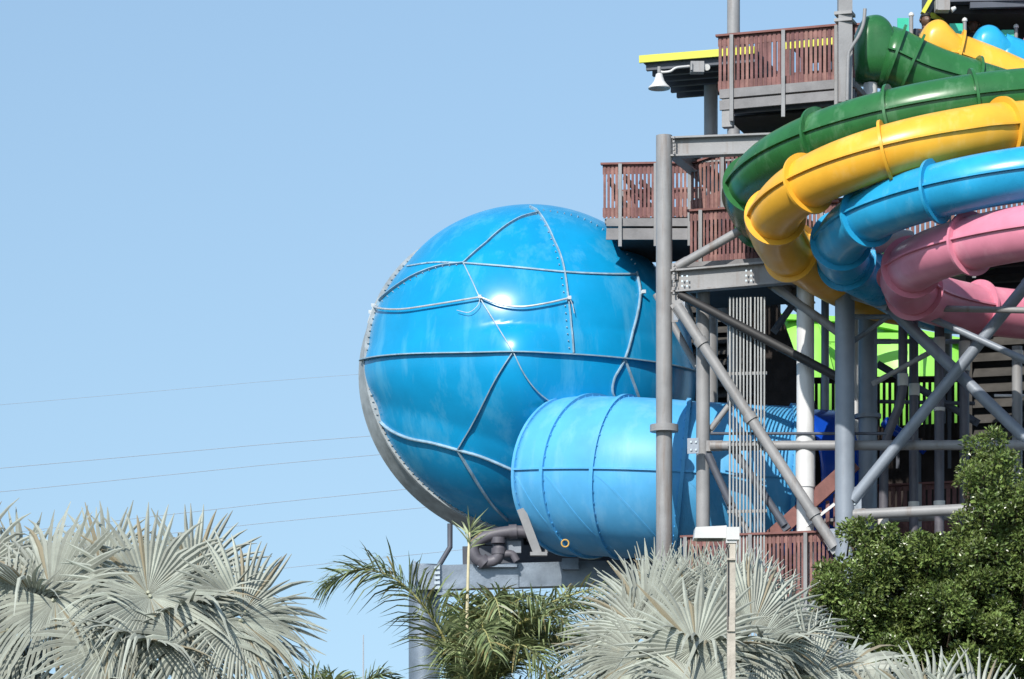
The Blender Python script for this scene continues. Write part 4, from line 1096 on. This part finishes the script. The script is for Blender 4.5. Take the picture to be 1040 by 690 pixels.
# ------------------------------------------------------------------ glossy green tree at the right
def bush(label, outline, Y, seed, nleaf):
    rng = random.Random(seed)
    base = P(960, 700, Y); root = thing('broadleaf_tree', label, 'tree', V((base.x, Y, 0)))
    m = MB(); t0 = V((base.x, Y, 0)); fork = P(960, 690, Y)
    m.tube([t0, V((base.x + .1, Y, 1.4)), fork - UP * .8], [.2, .15, .12], 12)
    ends = []
    for (x, y, r) in outline:
        c = P(x, y, Y); ends.append((c, r * Y / F))
    m.build('trunk', 'twig', root)
    br_ = MB(); lf = MB(); sub = []
    for c, r in ends:
        bk = c + V((0, .55, 0)); mid = (fork - UP * .8 + bk) / 2 + V((rng.uniform(-.1, .1), .25, .15))
        br_.tube(cat_rom([fork - UP * .8, mid, bk], 4), [.05, .045, .04, .035, .03, .025, .02, .016, .012], 6)
        rp = r * F / Y; n_ = max(4, int(rp * rp / 40))
        for _ in range(n_):
            a = rng.uniform(0, 2 * pi); q = r * 1.12 * sqrt(rng.random()); dx, dz = cos(a) * q, sin(a) * q
            fr = rng.uniform(-.45, .55) + .5 * sin(c.x * 7 + c.z * 5) * .5
            sub.append((c + V((dx, -fr, dz)), rng.uniform(.07, .19), rng.uniform(.75, 1.15)))
    per = nleaf / sum(r * r for _, r, _2 in sub)
    for c, r, dn in sub:
        br_.tube([c + V((0, .35, -.25)), c], [.012, .005], 4)
        for _ in range(int(per * r * r * dn)):
            d = V((rng.gauss(0, 1), rng.gauss(-.15, 1), rng.gauss(.3, .9))).normalized(); p = c + d * r * (rng.random() ** .35) * rng.uniform(.85, 1.12)
            ld_ = (d * .7 + V((rng.uniform(-1, 1), rng.uniform(-1, 1), rng.uniform(-.6, .9)))).normalized()
            nr = (d * .6 + V((rng.uniform(-.8, .8), rng.uniform(-.8, .8), rng.uniform(-.1, 1.2)))).normalized(); sd = ld_.cross(nr)
            if sd.length < .1: continue
            sd.normalize(); nn = sd.cross(ld_); L = rng.uniform(.038, .080); W = L * .52; b = len(lf.v)
            lf.v += [p, p + ld_ * L * .5 + sd * W / 2 + nn * .009, p + ld_ * L, p + ld_ * L * .5 - sd * W / 2 + nn * .009, p + ld_ * L * .5 - nn * .004]
            lf.f += [(b, b + 1, b + 4), (b + 1, b + 2, b + 4), (b + 2, b + 3, b + 4), (b + 3, b, b + 4)]
    br_.build('branches', 'twig', root); lf.build('crown', 'leaf', root, smooth=False)
    return root
ol = [(1006, 455, 12), (1014, 470, 14), (1002, 480, 11), (990, 492, 12), (1012, 505, 24), (1000, 522, 17), (1035, 520, 26), (1030, 490, 14), (1020, 545, 30), (980, 548, 16),
      (950, 557, 15), (930, 562, 16), (908, 568, 15), (893, 553, 9), (878, 556, 10), (868, 546, 7), (890, 575, 20), (865, 590, 20), (842, 596, 16), (835, 612, 12), (930, 580, 28), (965, 580, 28), (1000, 580, 30), (1038, 570, 30),
      (870, 615, 24), (900, 610, 28), (940, 615, 30), (980, 620, 32), (1020, 615, 32), (1045, 620, 30), (885, 645, 26), (920, 650, 28), (960, 655, 30), (1000, 655, 30), (1035, 660, 30), (860, 640, 18), (900, 680, 28), (950, 690, 30), (1000, 690, 30), (1040, 695, 30)]
bush('dark glossy green broadleaf tree in front of the tower columns', ol, 38.0, 21, 98000)

# ------------------------------------------------------------------ light, sky, camera
EL, AZ = R(37), R(203)
s = V((sin(AZ) * cos(EL), cos(AZ) * cos(EL), sin(EL)))
ld = bpy.data.lights.new('sun', 'SUN'); ld.energy = 5.0; ld.angle = R(.53); ld.color = (1.0, .955, .88)
lo_ = bpy.data.objects.new('sun', ld); COL.objects.link(lo_); lo_.rotation_euler = s.to_track_quat('Z', 'Y').to_euler(); lo_.location = (0, -20, 60)
w = bpy.data.worlds.new('World'); scn.world = w; w.use_nodes = True; nt = w.node_tree
sk = nt.nodes.new('ShaderNodeTexSky'); sk.sky_type = 'NISHITA'; sk.sun_disc = False; sk.sun_elevation = EL; sk.sun_rotation = AZ
sk.altitude = 0; sk.air_density = 1.5; sk.dust_density = .7; sk.ozone_density = 3.4
tcw = nt.nodes.new('ShaderNodeTexCoord'); mpw = nt.nodes.new('ShaderNodeMapping'); nmw = nt.nodes.new('ShaderNodeVectorMath'); nmw.operation = 'NORMALIZE'
mpw.inputs['Location'].default_value = (0, 0, .2); mpw.inputs['Scale'].default_value = (1, 1, .5)
nt.links.new(tcw.outputs['Generated'], mpw.inputs[0]); nt.links.new(mpw.outputs[0], nmw.inputs[0]); nt.links.new(nmw.outputs[0], sk.inputs[0])
nt.links.new(sk.outputs[0], nt.nodes['Background'].inputs[0]); nt.nodes['Background'].inputs[1].default_value = .15

cd = bpy.data.cameras.new('camera'); co = bpy.data.objects.new('camera', cd); COL.objects.link(co); scn.camera = co
co.location = (0, 0, CZ); co.rotation_euler = (R(90), 0, 0); cd.sensor_width = 36; cd.sensor_fit = 'HORIZONTAL'; cd.lens = F / 1040 * 36
cd.shift_y = (HY - 345) / 1040; cd.clip_start = .5; cd.clip_end = 5000
scn.view_settings.view_transform = 'Standard'; scn.view_settings.look = 'None'; scn.view_settings.exposure = .09; scn.view_settings.gamma = 1
scn.cycles.max_bounces = 6; scn.cycles.diffuse_bounces = 3; scn.cycles.use_denoising = True
scn.render.resolution_x = 1024; scn.render.resolution_y = 679
